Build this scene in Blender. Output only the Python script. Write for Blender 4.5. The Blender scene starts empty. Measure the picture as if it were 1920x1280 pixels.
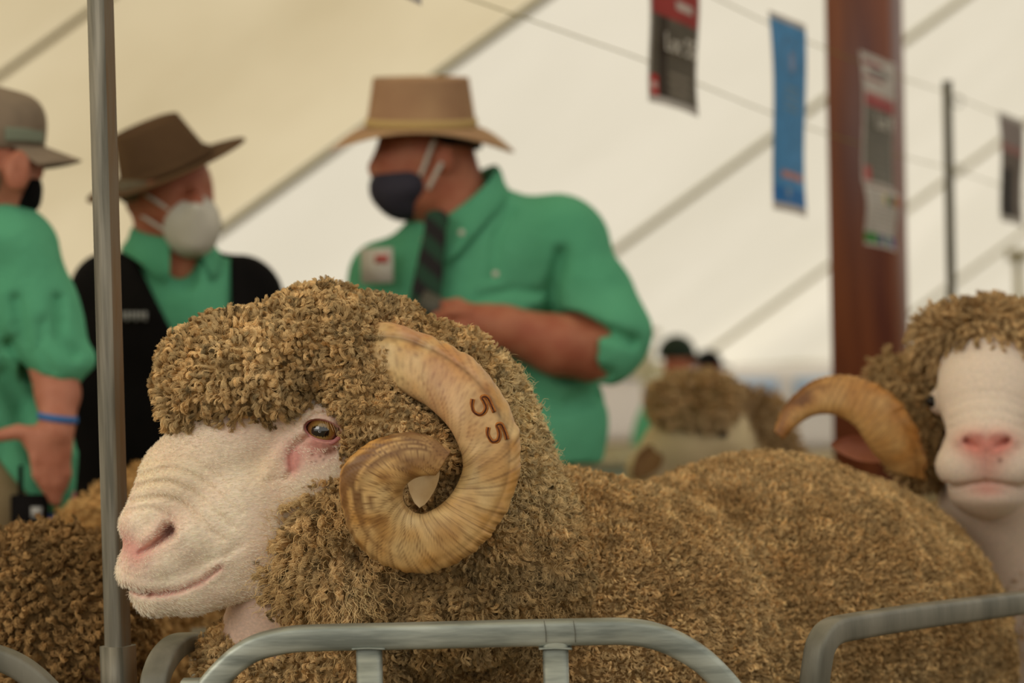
import bpy, math, random
import numpy as np
from mathutils import Vector, kdtree
rng = np.random.default_rng(7); random.seed(7)
SC = bpy.context.scene
COL = SC.collection
# ------------------------------------------------------------------ camera, world, sun, exposure
F = 70.0 / 36.0 * 1920.0
CAMZ, PITCH, ROLL = 1.15, math.radians(1.23), math.radians(1.3)
cam_data = bpy.data.cameras.new('camera'); cam = bpy.data.objects.new('camera', cam_data); COL.objects.link(cam)
cam_data.lens = 70; cam_data.sensor_width = 36; cam_data.clip_end = 300
from mathutils import Matrix
MR = Matrix.Rotation(math.radians(90) + PITCH, 3, 'X') @ Matrix.Rotation(-ROLL, 3, 'Z')
cam.matrix_world = Matrix.Translation((0, 0, CAMZ)) @ MR.to_4x4()
SC.camera = cam
cam_data.dof.use_dof = True; cam_data.dof.focus_distance = 1.86; cam_data.dof.aperture_fstop = 4.0
RT = np.array(MR @ Vector((1, 0, 0))); UP = np.array(MR @ Vector((0, 1, 0))); FW = np.array(MR @ Vector((0, 0, -1)))
C0 = np.array([0, 0, CAMZ])
world = bpy.data.worlds.new('sky'); SC.world = world; world.use_nodes = True
world.node_tree.nodes['Background'].inputs[0].default_value = (1.0, 0.94, 0.82, 1)
world.node_tree.nodes['Background'].inputs[1].default_value = 0.85
sd = bpy.data.lights.new('sun', 'SUN'); sun = bpy.data.objects.new('sun', sd); COL.objects.link(sun)
sd.energy = 3.9; sd.angle = math.radians(12); sd.color = (1.0, 0.93, 0.80); sun.rotation_euler = (math.radians(-18), math.radians(-12), 0)
ad = bpy.data.lights.new('foreground_fill', 'AREA'); al = bpy.data.objects.new('foreground_fill', ad); COL.objects.link(al)  # area light added to brighten the foreground, as daylight from an unseen opening
ad.shape = 'RECTANGLE'; ad.size = 5; ad.size_y = 2.2; ad.energy = 115; ad.color = (1.0, 0.93, 0.82)
al.location = (-4.5, -2.0, 3.2); al.rotation_euler = Vector((4.9, 3.9, -2.3)).to_track_quat('-Z', 'Y').to_euler()
SC.view_settings.view_transform = 'Standard'; SC.view_settings.look = 'None'
SC.view_settings.exposure = 0.0; SC.view_settings.gamma = 1; SC.view_settings.use_curve_mapping = False
try:
    SC.cycles.use_denoising = True; SC.cycles.max_bounces = 6; SC.cycles.diffuse_bounces = 4; SC.cycles.transmission_bounces = 4
    SC.cycles.sample_clamp_indirect = 4; SC.cycles.use_adaptive_sampling = True
except Exception: pass

# ------------------------------------------------------------------ helpers
def P(px, py, d):
    return C0 + FW * d + RT * ((px - 960) / F * d) + UP * ((640 - py) / F * d)
class Frame:                         # a metric local frame: 1 unit = s metres, x right, y down, z away
    def __init__(s, a, b, d, aim=False):
        s.a, s.b, s.s = a, b, d / F; s.o = P(a, b, d); s.x, s.y, s.z = RT, UP, FW
        if aim:                          # turned to face the camera
            s.z = (s.o - C0) / np.linalg.norm(s.o - C0); s.x = RT - s.z * (RT @ s.z); s.x /= np.linalg.norm(s.x); s.y = np.cross(s.x, s.z)
    def w(s, p):
        p = np.asarray(p, float)
        return s.o + s.s * ((p[..., 0:1] - s.a) * s.x - (p[..., 1:2] - s.b) * s.y + p[..., 2:3] * s.z)
    def n(s, n):
        return n[..., 0:1] * RT - n[..., 1:2] * UP + n[..., 2:3] * FW
def lin(c):
    return tuple(((v / 255) / 12.92 if v <= 10 else ((v / 255 + .055) / 1.055) ** 2.4) for v in c)
def A3(*v): return np.array(v, np.float32)
def rc(p, a, b, ra, rb):
    a = A3(*a); b = A3(*b); ab = b - a
    t = np.clip(((p - a) @ ab) / max(float(ab @ ab), 1e-9), 0, 1)
    q = p - a - t[:, None] * ab
    return np.sqrt(np.einsum('ij,ij->i', q, q)) - (ra + t * (rb - ra))
def el(p, c, r, rot=0.0, yaw=0.0):
    q = p - A3(*c)
    if rot:
        cs, sn = math.cos(rot), math.sin(rot)
        q = np.stack([q[:, 0] * cs + q[:, 1] * sn, -q[:, 0] * sn + q[:, 1] * cs, q[:, 2]], 1)
    if yaw:
        cs, sn = math.cos(yaw), math.sin(yaw)
        q = np.stack([q[:, 0] * cs + q[:, 2] * sn, q[:, 1], -q[:, 0] * sn + q[:, 2] * cs], 1)
    r = A3(*r); u = q / r; k0 = np.sqrt(np.einsum('ij,ij->i', u, u)); u = u / r; k1 = np.sqrt(np.einsum('ij,ij->i', u, u))
    return k0 * (k0 - 1) / np.maximum(k1, 1e-9)
def sm(a, b, k):
    h = np.clip(.5 + .5 * (b - a) / k, 0, 1)
    return b + (a - b) * h - k * h * (1 - h)
def chain(p, pts, k):
    d = None
    for a, b in zip(pts[:-1], pts[1:]):
        e = rc(p, a[:3], b[:3], a[3], b[3]); d = e if d is None else sm(d, e, k)
    return d
def U(ds, k):
    d = ds[0]
    for e in ds[1:]: d = sm(d, e, k)
    return d
_tab = rng.random(8192).astype(np.float32) * 2 - 1
def vnoise(p, sc):
    q = np.asarray(p, np.float32) / sc; i = np.floor(q).astype(np.int64); f = q - i; f = f * f * (3 - 2 * f); out = 0
    for dx in (0, 1):
        for dy in (0, 1):
            for dz in (0, 1):
                h = ((i[:, 0] + dx) * 73856093 ^ (i[:, 1] + dy) * 19349663 ^ (i[:, 2] + dz) * 83492791) & 8191
                w = (f[:, 0] if dx else 1 - f[:, 0]) * (f[:, 1] if dy else 1 - f[:, 1]) * (f[:, 2] if dz else 1 - f[:, 2])
                out = out + w * _tab[h]
    return out
def seg2(a, b, pl):                  # distance from (a, b) to a 2D polyline, and fraction along it
    best = np.full(a.shape, 1e9, np.float32); n = len(pl) - 1; fr = np.zeros(a.shape, np.float32)
    for k in range(n):
        x0, y0 = pl[k][:2]; x1, y1 = pl[k + 1][:2]; dx, dy = x1 - x0, y1 - y0
        t = np.clip(((a - x0) * dx + (b - y0) * dy) / (dx * dx + dy * dy), 0, 1)
        d = np.hypot(a - x0 - t * dx, b - y0 - t * dy); m = d < best
        best = np.where(m, d, best); fr = np.where(m, (k + t) / n, fr)
    return best, fr
def iso(fn, lo, hi, h, margin=0.0):  # block-refined surface nets of a distance field
    lo = np.array(lo, float); hi = np.array(hi, float); B = 4
    nb = np.ceil((hi - lo) / (h * B)).astype(int); n = nb * B
    ax = [lo[k] + (np.arange(nb[k]) * B + (B - 1) / 2) * h for k in range(3)]
    G = np.stack(np.meshgrid(*ax, indexing='ij'), -1).reshape(-1, 3).astype(np.float32)
    dc = np.concatenate([fn(G[i:i + 400000]) for i in range(0, len(G), 400000)])
    act = np.abs(dc) < B * h * 1.3 + margin
    D = np.where(dc < 0, -1, 1).astype(np.float32).reshape(nb)
    D = D.repeat(B, 0).repeat(B, 1).repeat(B, 2)
    ids = np.nonzero(act)[0]; bi = np.stack(np.unravel_index(ids, nb), 1) * B
    off = np.stack(np.meshgrid(*[np.arange(B)] * 3, indexing='ij'), -1).reshape(-1, 3)
    for i in range(0, len(bi), 8000):
        c = (bi[i:i + 8000, None, :] + off[None]).reshape(-1, 3)
        D[c[:, 0], c[:, 1], c[:, 2]] = fn((lo + c * h).astype(np.float32))
    S = D < 0
    c8 = np.stack(np.meshgrid(*[np.arange(2)] * 3, indexing='ij'), -1).reshape(-1, 3)
    cnt = sum(S[a:n[0] - 1 + a, b:n[1] - 1 + b, c:n[2] - 1 + c].astype(np.int8) for a, b, c in c8)
    cells = np.argwhere((cnt > 0) & (cnt < 8))
    vals = np.stack([D[cells[:, 0] + a, cells[:, 1] + b, cells[:, 2] + c] for a, b, c in c8], 1)
    acc = np.zeros((len(cells), 3)); num = np.zeros(len(cells))
    for i in range(8):
        for j in range(i + 1, 8):
            if np.abs(c8[i] - c8[j]).sum() != 1: continue
            v0, v1 = vals[:, i], vals[:, j]; m = (v0 < 0) != (v1 < 0)
            t = np.where(m, v0 / np.where(m, v0 - v1, 1), 0)[:, None]
            acc += m[:, None] * (c8[i] + t * (c8[j] - c8[i])); num += m
    V = lo + (cells + acc / num[:, None]) * h
    idm = np.full(n - 1, -1, np.int64); idm[cells[:, 0], cells[:, 1], cells[:, 2]] = np.arange(len(cells))
    Q = []
    for axn in range(3):
        s0 = [slice(None)] * 3; s1 = [slice(None)] * 3; s0[axn] = slice(0, -1); s1[axn] = slice(1, None)
        a_, b_ = S[tuple(s0)], S[tuple(s1)]
        for fl in (0, 1):
            e = np.argwhere((a_ & ~b_) if fl == 0 else (~a_ & b_))
            u, v = (axn + 1) % 3, (axn + 2) % 3
            e = e[(e[:, u] > 0) & (e[:, v] > 0) & (e[:, u] < n[u] - 1) & (e[:, v] < n[v] - 1)]
            q = []
            for du, dv in ((1, 1), (0, 1), (0, 0), (1, 0)):
                c = e.copy(); c[:, u] -= du; c[:, v] -= dv; q.append(idm[c[:, 0], c[:, 1], c[:, 2]])
            q = np.stack(q if fl == 0 else q[::-1], 1); Q.append(q)
    Q = np.concatenate(Q); Q = Q[(Q >= 0).all(1)]
    return V, Q
def relax(V, Q, it=1, lam=.5):
    for _ in range(it):
        S_ = np.zeros_like(V); n_ = np.zeros(len(V))
        for k in range(4):
            a, b = Q[:, k], Q[:, (k + 1) % 4]
            for c in range(3): S_[:, c] += np.bincount(a, V[b, c], len(V)) + np.bincount(b, V[a, c], len(V))
            n_ += np.bincount(a, minlength=len(V)) + np.bincount(b, minlength=len(V))
        V = V + lam * (S_ / np.maximum(n_, 1)[:, None] - V)
    return V
def fnormals(V, Q):
    n = np.cross(V[Q[:, 2]] - V[Q[:, 0]], V[Q[:, 3]] - V[Q[:, 1]]); return n
def vnormals(V, Q):
    fn_ = fnormals(V, Q); N = np.zeros_like(V)
    for k in range(4):
        for c in range(3): N[:, c] += np.bincount(Q[:, k], fn_[:, c], len(V))
    return N / np.maximum(np.linalg.norm(N, axis=1, keepdims=True), 1e-12)
def mesh(name, V, Q, mats, parent=None, col=None, smooth=True, mi=None, T=None):
    V = np.asarray(V, np.float64)
    if parent is not None:
        p = parent; off = np.zeros(3)
        while p is not None: off += np.array(p.location); p = p.parent
        V = V - off
    me = bpy.data.meshes.new(name)
    fl = []; st = []; tot = []
    for A in ([Q] if T is None else [Q, T]):
        A = np.asarray(A, np.int32)
        if len(A) == 0: continue
        s = sum(len(x) for x in fl); fl.append(A.ravel()); st.append(s + np.arange(len(A)) * A.shape[1]); tot.append(np.full(len(A), A.shape[1]))
    fl = np.concatenate(fl); st = np.concatenate(st)
    me.vertices.add(len(V)); me.vertices.foreach_set('co', V.astype(np.float32).ravel())
    me.loops.add(len(fl)); me.loops.foreach_set('vertex_index', fl.astype(np.int32))
    me.polygons.add(len(st)); me.polygons.foreach_set('loop_start', st.astype(np.int32))
    try: me.polygons.foreach_set('loop_total', np.concatenate(tot).astype(np.int32))
    except Exception: pass
    if smooth: me.polygons.foreach_set('use_smooth', np.ones(len(st), bool))
    if not isinstance(mats, (list, tuple)): mats = [mats]
    for m in mats: me.materials.append(m)
    if mi is not None: me.polygons.foreach_set('material_index', np.asarray(mi, np.int32))
    me.update(calc_edges=True)
    if col is not None:
        a = me.attributes.new('col', 'FLOAT_COLOR', 'POINT')
        c = np.ones((len(V), 4), np.float32); c[:, :3] = col; a.data.foreach_set('color', c.ravel())
    o = bpy.data.objects.new(name, me); COL.objects.link(o)
    if parent is not None: o.parent = parent
    return o
def tag(o, label=None, cat=None, group=None, kind=None):
    if label: o['label'] = label
    if cat: o['category'] = cat
    if group: o['group'] = group
    if kind: o['kind'] = kind
    return o
def thing(name, label, cat, loc, group=None):
    o = bpy.data.objects.new(name, None); COL.objects.link(o); o.location = tuple(loc); o.empty_display_size = .1
    return tag(o, label, cat, group)
class MB:                            # small mesh collector
    def __init__(s): s.v = []; s.q = []; s.n = 0; s.m = []
    def add(s, V, Q, m=0):
        V = np.asarray(V, float).reshape(-1, 3); Q = np.asarray(Q).reshape(-1, 4)
        s.v.append(V); s.q.append(Q + s.n); s.n += len(V); s.m += [m] * len(Q); return s
    def box(s, c, ax, m=0):          # ax: three half-extent vectors
        c = np.array(c, float); ax = [np.array(a, float) for a in ax]
        V = [c + i * ax[0] + j * ax[1] + k * ax[2] for i in (-1, 1) for j in (-1, 1) for k in (-1, 1)]
        return s.add(V, [[0, 1, 3, 2], [4, 6, 7, 5], [0, 4, 5, 1], [2, 3, 7, 6], [0, 2, 6, 4], [1, 5, 7, 3]], m)
    def build(s, name, mats, parent=None, smooth=False):
        return mesh(name, np.concatenate(s.v), np.concatenate(s.q), mats, parent, smooth=smooth, mi=s.m)
def cr(pts, n):                      # Catmull-Rom resample
    p = np.array(pts, float); p = np.vstack([2 * p[0] - p[1], p, 2 * p[-1] - p[-2]]); m = len(p) - 3
    t = np.linspace(0, m - 1e-6, n); i = t.astype(int); f = (t - i)[:, None]
    a, b, c, d = p[i], p[i + 1], p[i + 2], p[i + 3]
    return .5 * ((2 * b) + (c - a) * f + (2 * a - 5 * b + 4 * c - d) * f ** 2 + (3 * b - a - 3 * c + d) * f ** 3)
def ringgrid(R, closed_ends=True):   # R (S,K,3) rings -> verts, quads
    S_, K = R.shape[:2]; V = R.reshape(-1, 3); i = np.arange(S_ - 1)[:, None] * K; k = np.arange(K)[None]
    Q = np.stack([i + k, i + (k + 1) % K, i + K + (k + 1) % K, i + K + k], -1).reshape(-1, 4)
    if closed_ends:
        V = np.vstack([V, R[0].mean(0), R[-1].mean(0)]); k = np.arange(K); c0 = S_ * K
        Q = np.vstack([Q, np.stack([np.full(K, c0), (k + 1) % K, k, k], 1)[:0]])
        T = np.vstack([np.stack([np.full(K, c0), (k + 1) % K, k], 1), np.stack([np.full(K, c0 + 1), (S_ - 1) * K + k, (S_ - 1) * K + (k + 1) % K], 1)])
        return V, Q, T
    return V, Q, None
def sweep(name, pts, side, w, h, mat_, parent=None, n=60, rnd=.35, K=20, taper=None):
    """tube of rounded-rectangle section along world points; side = vector across the bend plane"""
    c = cr(pts, n); t = np.gradient(c, axis=0); t /= np.linalg.norm(t, axis=1, keepdims=True)
    sd_ = np.array(side, float); s_ = sd_ - t * (t @ sd_)[:, None]; s_ /= np.linalg.norm(s_, axis=1, keepdims=True); u = np.cross(s_, t)
    a = np.linspace(0, 2 * math.pi, K, endpoint=False); e = max(rnd, .05)
    ca = np.sign(np.cos(a)) * np.abs(np.cos(a)) ** e; sa = np.sign(np.sin(a)) * np.abs(np.sin(a)) ** e
    tp = np.ones(n) if taper is None else taper
    R = c[:, None] + (s_[:, None] * (ca * w / 2)[None, :, None] + u[:, None] * (sa * h / 2)[None, :, None]) * tp[:, None, None]
    V, Q, T = ringgrid(R); return mesh(name, V, Q, mat_, parent, T=T)

# ------------------------------------------------------------------ materials
def mat(name, c1, c2=None, ns=8.0, rough=.8, metal=0.0, bump=None, attr=False, stretch=None, sss=0, spec=.3, trans=0, sheen=0, detail=4, coat=0):
    m = bpy.data.materials.new(name); m.use_nodes = True; N = m.node_tree.nodes; L = m.node_tree.links
    b = N['Principled BSDF']; b.inputs['Roughness'].default_value = rough; b.inputs['Metallic'].default_value = metal
    b.inputs['Specular IOR Level'].default_value = spec
    if sheen: b.inputs['Sheen Weight'].default_value = sheen
    if coat: b.inputs['Coat Weight'].default_value = coat; b.inputs['Coat Roughness'].default_value = .05
    if sss: b.inputs['Subsurface Weight'].default_value = sss; b.inputs['Subsurface Radius'].default_value = (.01, .004, .002); b.inputs['Subsurface Scale'].default_value = .4
    tc = N.new('ShaderNodeTexCoord'); mp = N.new('ShaderNodeMapping'); L.new(tc.outputs['Object'], mp.inputs[0])
    if stretch: mp.inputs['Scale'].default_value = stretch
    nz = N.new('ShaderNodeTexNoise'); nz.inputs['Scale'].default_value = ns; nz.inputs['Detail'].default_value = detail; L.new(mp.outputs[0], nz.inputs['Vector'])
    if c2 is not None and not attr:
        r = N.new('ShaderNodeValToRGB'); r.color_ramp.elements[0].position = .35; r.color_ramp.elements[1].position = .65
        r.color_ramp.elements[0].color = (*lin(c1), 1); r.color_ramp.elements[1].color = (*lin(c2), 1)
        L.new(nz.outputs['Fac'], r.inputs[0]); csrc = r.outputs[0]; L.new(csrc, b.inputs['Base Color'])
    elif attr:
        at = N.new('ShaderNodeAttribute'); at.attribute_name = 'col'; csrc = at.outputs['Color']
        mr = N.new('ShaderNodeMapRange'); mr.inputs['To Min'].default_value = .72; mr.inputs['To Max'].default_value = 1.28; L.new(nz.outputs['Fac'], mr.inputs['Value'])
        vm = N.new('ShaderNodeVectorMath'); vm.operation = 'SCALE'; L.new(csrc, vm.inputs[0]); L.new(mr.outputs[0], vm.inputs['Scale']); csrc = vm.outputs[0]
        L.new(csrc, b.inputs['Base Color'])
    else:
        b.inputs['Base Color'].default_value = (*lin(c1), 1); csrc = None
    if bump:
        n2 = N.new('ShaderNodeTexNoise'); n2.inputs['Scale'].default_value = bump[0]; n2.inputs['Detail'].default_value = 5; L.new(mp.outputs[0], n2.inputs['Vector'])
        bp = N.new('ShaderNodeBump'); bp.inputs['Strength'].default_value = bump[1]; bp.inputs['Distance'].default_value = bump[2] if len(bump) > 2 else .002
        L.new(n2.outputs['Fac'], bp.inputs['Height']); L.new(bp.outputs[0], b.inputs['Normal'])
    if trans:
        t = N.new('ShaderNodeBsdfTranslucent'); mx = N.new('ShaderNodeMixShader'); mx.inputs[0].default_value = trans
        if csrc is not None: L.new(csrc, t.inputs[0])
        else: t.inputs[0].default_value = (*lin(c1), 1)
        L.new(b.outputs[0], mx.inputs[1]); L.new(t.outputs[0], mx.inputs[2]); L.new(mx.outputs[0], N['Material Output'].inputs[0])
    return m
M = {}
M['canvas'] = mat('tent_canvas', (222, 220, 213), (215, 213, 205), ns=.5, rough=.9, trans=.5, spec=.1)
M['canvas_dim'] = mat('dimmed_canvas', (212, 202, 177), (193, 181, 153), ns=.45, rough=.9, trans=.5, spec=.1)  # near bay: darker beige paints in the weaker light coming through
M['seam'] = mat('canvas_seam', (190, 182, 148), rough=.9, spec=.1, trans=.2)
M['seamsoft'] = mat('canvas_fold', (206, 196, 166), rough=.9, spec=.1, trans=.47)
M['seamdark'] = mat('rafter_strap', (150, 142, 104), rough=.9, spec=.1, trans=.1)
M['ground'] = mat('straw_ground', (120, 100, 62), (84, 74, 44), ns=14, rough=.95, bump=(60, .6, .01))
M['steel'] = mat('galvanised_steel', (136, 133, 121), (102, 101, 91), ns=9, rough=.5, metal=.35, bump=(160, .12, .001), stretch=(3, 3, .6), spec=.4, detail=8)
M['steel2'] = mat('bright_galvanised_steel', (178, 184, 175), (126, 133, 127), ns=26, rough=.42, metal=.5, bump=(150, .1, .001), stretch=(.5, 1.5, 4), spec=.5, detail=8)
M['poststeel'] = mat('streaked_post_steel', (150, 146, 134), (96, 94, 84), ns=13, rough=.5, metal=.3, bump=(120, .15, .001), stretch=(9, 9, .45), spec=.45, detail=9)
M['rustyshade'] = mat('rusty_shaded_steel', (122, 114, 100), (118, 92, 62), ns=10, rough=.7, metal=.15, stretch=(7, 7, .6), detail=8)  # rust plus painted shade, for the right-facing post sides
M['rust'] = mat('rust_stain', (140, 96, 48), (120, 110, 92), ns=40, rough=.9)
M['redpost'] = mat('red_brown_paint', (130, 72, 42), (86, 38, 28), ns=2.2, rough=.45, stretch=(6, 6, .5), spec=.5)
M['fleece'] = mat('fleece_locks', (0, 0, 0), attr=True, ns=900, rough=.95, spec=.08, sheen=.15)
M['fibre'] = mat('wool_fibre', (0, 0, 0), attr=True, ns=60, rough=.9, spec=.12)
M['skinhair'] = mat('white_face_skin', (0, 0, 0), attr=True, ns=260, rough=.75, spec=.2, sss=.25, bump=(420, .35, .0008), stretch=(1, 1, 1.5))
M['facehair'] = mat('short_white_hair', (236, 226, 208), rough=.8, spec=.15)
M['horn'] = mat('ram_horn', (0, 0, 0), attr=True, ns=90, rough=.45, spec=.4, bump=(260, .2, .0006))
M['brand'] = mat('burnt_brand', (58, 26, 10), (96, 48, 18), ns=300, rough=.7)
M['brandhalo'] = mat('scorched_horn', (176, 112, 48), (150, 88, 36), ns=300, rough=.7)
M['skin'] = mat('human_skin', (176, 112, 84), (162, 92, 68), ns=30, rough=.55, sss=.1)
M['skinp'] = mat('human_skin_pale', (190, 128, 104), (172, 108, 84), ns=30, rough=.55, sss=.1)
M['shirt'] = mat('green_cotton', (98, 174, 136), (86, 161, 124), ns=4, rough=.9, bump=(11, .8, .02), spec=.1)
M['black'] = mat('black_cloth', (22, 20, 20), (14, 13, 13), ns=8, rough=.95, spec=.1)
M['khaki'] = mat('khaki_cloth', (150, 132, 100), (134, 116, 86), ns=10, rough=.95, spec=.1)
M['hatlight'] = mat('fawn_felt', (178, 146, 112), (160, 126, 98), ns=9, rough=.95, spec=.1)
M['hatband'] = mat('pale_hat_band', (186, 160, 108), rough=.9, spec=.1)
M['hatbrown'] = mat('brown_felt', (96, 74, 52), (82, 62, 44), ns=9, rough=.95, spec=.1)
M['cap'] = mat('grey_mesh', (142, 126, 108), (126, 112, 96), ns=20, rough=.95, spec=.1)
M['white'] = mat('white_fabric', (206, 202, 190), (196, 192, 180), ns=20, rough=.9, spec=.1)
M['navy'] = mat('charcoal_cloth', (66, 64, 74), (58, 56, 66), ns=20, rough=.95, spec=.1)
M['hair'] = mat('dark_hair', (34, 26, 20), rough=.9)
M['greyhair'] = mat('grey_hair', (104, 96, 78), rough=.9)
M['blueband'] = mat('blue_band', (60, 110, 170), rough=.6)
M['glass'] = mat('pale_glass', (170, 196, 226), rough=.3)
M['grey'] = mat('grey_plastic', (84, 82, 72), rough=.5)
M['silver'] = mat('silver_badge', (160, 160, 158), rough=.4)
M['string'] = mat('yellow_twine', (140, 130, 66), rough=.9)
M['whitepaint'] = mat('white_paint', (236, 230, 226), rough=.5)
M['greenpaint'] = mat('grey_green_paint', (122, 130, 112), rough=.7)
M['print'] = mat('printed_paper', (0, 0, 0), attr=True, ns=30, rough=.6, spec=.2, trans=.35)
M['texttone'] = mat('pale_print', (206, 200, 188), rough=.7)
M['textdark'] = mat('dark_print', (60, 56, 60), rough=.7)
M['tiegreen'] = mat('striped_tie', (20, 50, 34), (18, 14, 14), ns=1, rough=.8)
M['iris'] = mat('amber_iris', (0, 0, 0), attr=True, ns=500, rough=.08, spec=.7, coat=1.0)
M['tongue'] = mat('pink_skin', (196, 134, 130), (182, 116, 112), ns=60, rough=.5, sss=.2)
def striped(name, ca, cb, sc):
    m = bpy.data.materials.new(name); m.use_nodes = True; N = m.node_tree.nodes; L = m.node_tree.links
    w = N.new('ShaderNodeTexWave'); w.inputs['Scale'].default_value = sc; w.bands_direction = 'DIAGONAL'; tc = N.new('ShaderNodeTexCoord'); L.new(tc.outputs['Object'], w.inputs['Vector'])
    r = N.new('ShaderNodeValToRGB'); r.color_ramp.elements[0].color = (*lin(ca), 1); r.color_ramp.elements[1].color = (*lin(cb), 1)
    r.color_ramp.elements[0].position = .4; r.color_ramp.elements[1].position = .6
    L.new(w.outputs['Fac'], r.inputs[0]); L.new(r.outputs[0], N['Principled BSDF'].inputs['Base Color']); N['Principled BSDF'].inputs['Roughness'].default_value = .8
    return m
M['tiegreen'] = striped('striped_tie_cloth', (24, 62, 42), (22, 16, 16), 9)

# ------------------------------------------------------------------ the setting
RX0, RS, RD = -9.24, .69, -.348
def roof(x, y): return CAMZ + RS * (x - RX0) + RD * y
def roofx(z, y): return (z - CAMZ - RD * y) / RS + RX0
def roof_strip(name, y0, y1, m, zlow=1.32, xhi=9.0, dz=0.0):
    ny = max(2, int((y1 - y0) / .25) + 1); nx = 60; ys = np.linspace(y0, y1, ny); V = []
    for y in ys:
        xl = roofx(zlow, y)
        for x in np.linspace(xl, max(xhi + (y - 12) * .3, xl + 4), nx):
            V.append((x, y, roof(x, y) + dz - .05 * math.sin(y * 5.1) * (y < 12) - .03 * math.sin((y - 2.4) / 4.8 * 2 * math.pi)))
    i = np.arange(ny - 1)[:, None] * nx + np.arange(nx - 1)[None]; i = i.ravel()
    Q = np.stack([i, i + 1, i + nx + 1, i + nx], 1)
    o = mesh(name, V, Q, m); return o
tag(roof_strip('ceiling', -3, 12, M['canvas_dim']), kind='structure')
tag(roof_strip('ceiling', 12, 50, M['canvas']), kind='structure')
def seam(y, w, m, name='trim', z0=1.32, x1=12, drop=.04):
    a = np.array([roofx(z0, y), y, z0 - drop]); b = np.array([x1, y, roof(x1, y) - drop]); d = b - a; d /= np.linalg.norm(d)
    mb = MB(); mb.box((a + b) / 2, [(b - a) / 2, (0, w / 2, 0), np.cross(d, (0, 1, 0)) * w * .3]); return tag(mb.build(name, m), kind='structure')
n_t = 1
for y, w_, k_ in ((12, .07, 'seamdark'), (16.8, .09, 'seam'), (21.6, .08, 'seam'), (26.4, .08, 'seam')): seam(y, w_, M[k_], 'trim_%d' % n_t); n_t += 1
for y in (5.3, 6.6, 7.6, 9.3): seam(y, .05, M['seamsoft'], 'trim_%d' % n_t, drop=.0); n_t += 1
# scalloped valance along the eave and the bare poles that hold it
V = []; Q = []
ys = np.arange(9, 50, .12)
for i, y in enumerate(ys):
    x = roofx(1.32, y); V += [(x, y, 1.36), (x + .01, y, 1.22 - .05 * abs(math.sin(y * 2.2)))]
    if i: Q.append([2 * i - 2, 2 * i - 1, 2 * i + 1, 2 * i])
tag(mesh('trim_%d' % n_t, V, Q, M['seam']), kind='structure'); n_t += 1
mb = MB(); mb.box((0, 30, -.02), [(60, 0, 0), (0, 45, 0), (0, 0, .02)]); tag(mb.build('floor', M['ground']), kind='structure')

# ------------------------------------------------------------------ fleece
def samp(V, Q, N, num, keep=None):
    fa = fnormals(V, Q); ar = np.linalg.norm(fa, axis=1)
    if keep is not None: ar = ar * keep(V[Q].mean(1), fa / np.maximum(ar[:, None], 1e-12))
    i = rng.choice(len(Q), num, p=ar / ar.sum()); u = rng.random((num, 1)); v = rng.random((num, 1)); q = Q[i]
    w = [(1 - u) * (1 - v), u * (1 - v), u * v, (1 - u) * v]
    p = sum(w[k] * V[q[:, k]] for k in range(4)); n = sum(w[k] * N[q[:, k]] for k in range(4))
    return p, n / np.maximum(np.linalg.norm(n, axis=1, keepdims=True), 1e-9)
def facing(n, o=None):               # denser where it can be seen
    def f(c, nn):
        v = C0 - c; v /= np.linalg.norm(v, axis=1, keepdims=True); d = (nn * v).sum(1)
        return np.where(d > -.15, 1.0, np.where(d > -.5, .25, .03))
    return f
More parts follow.
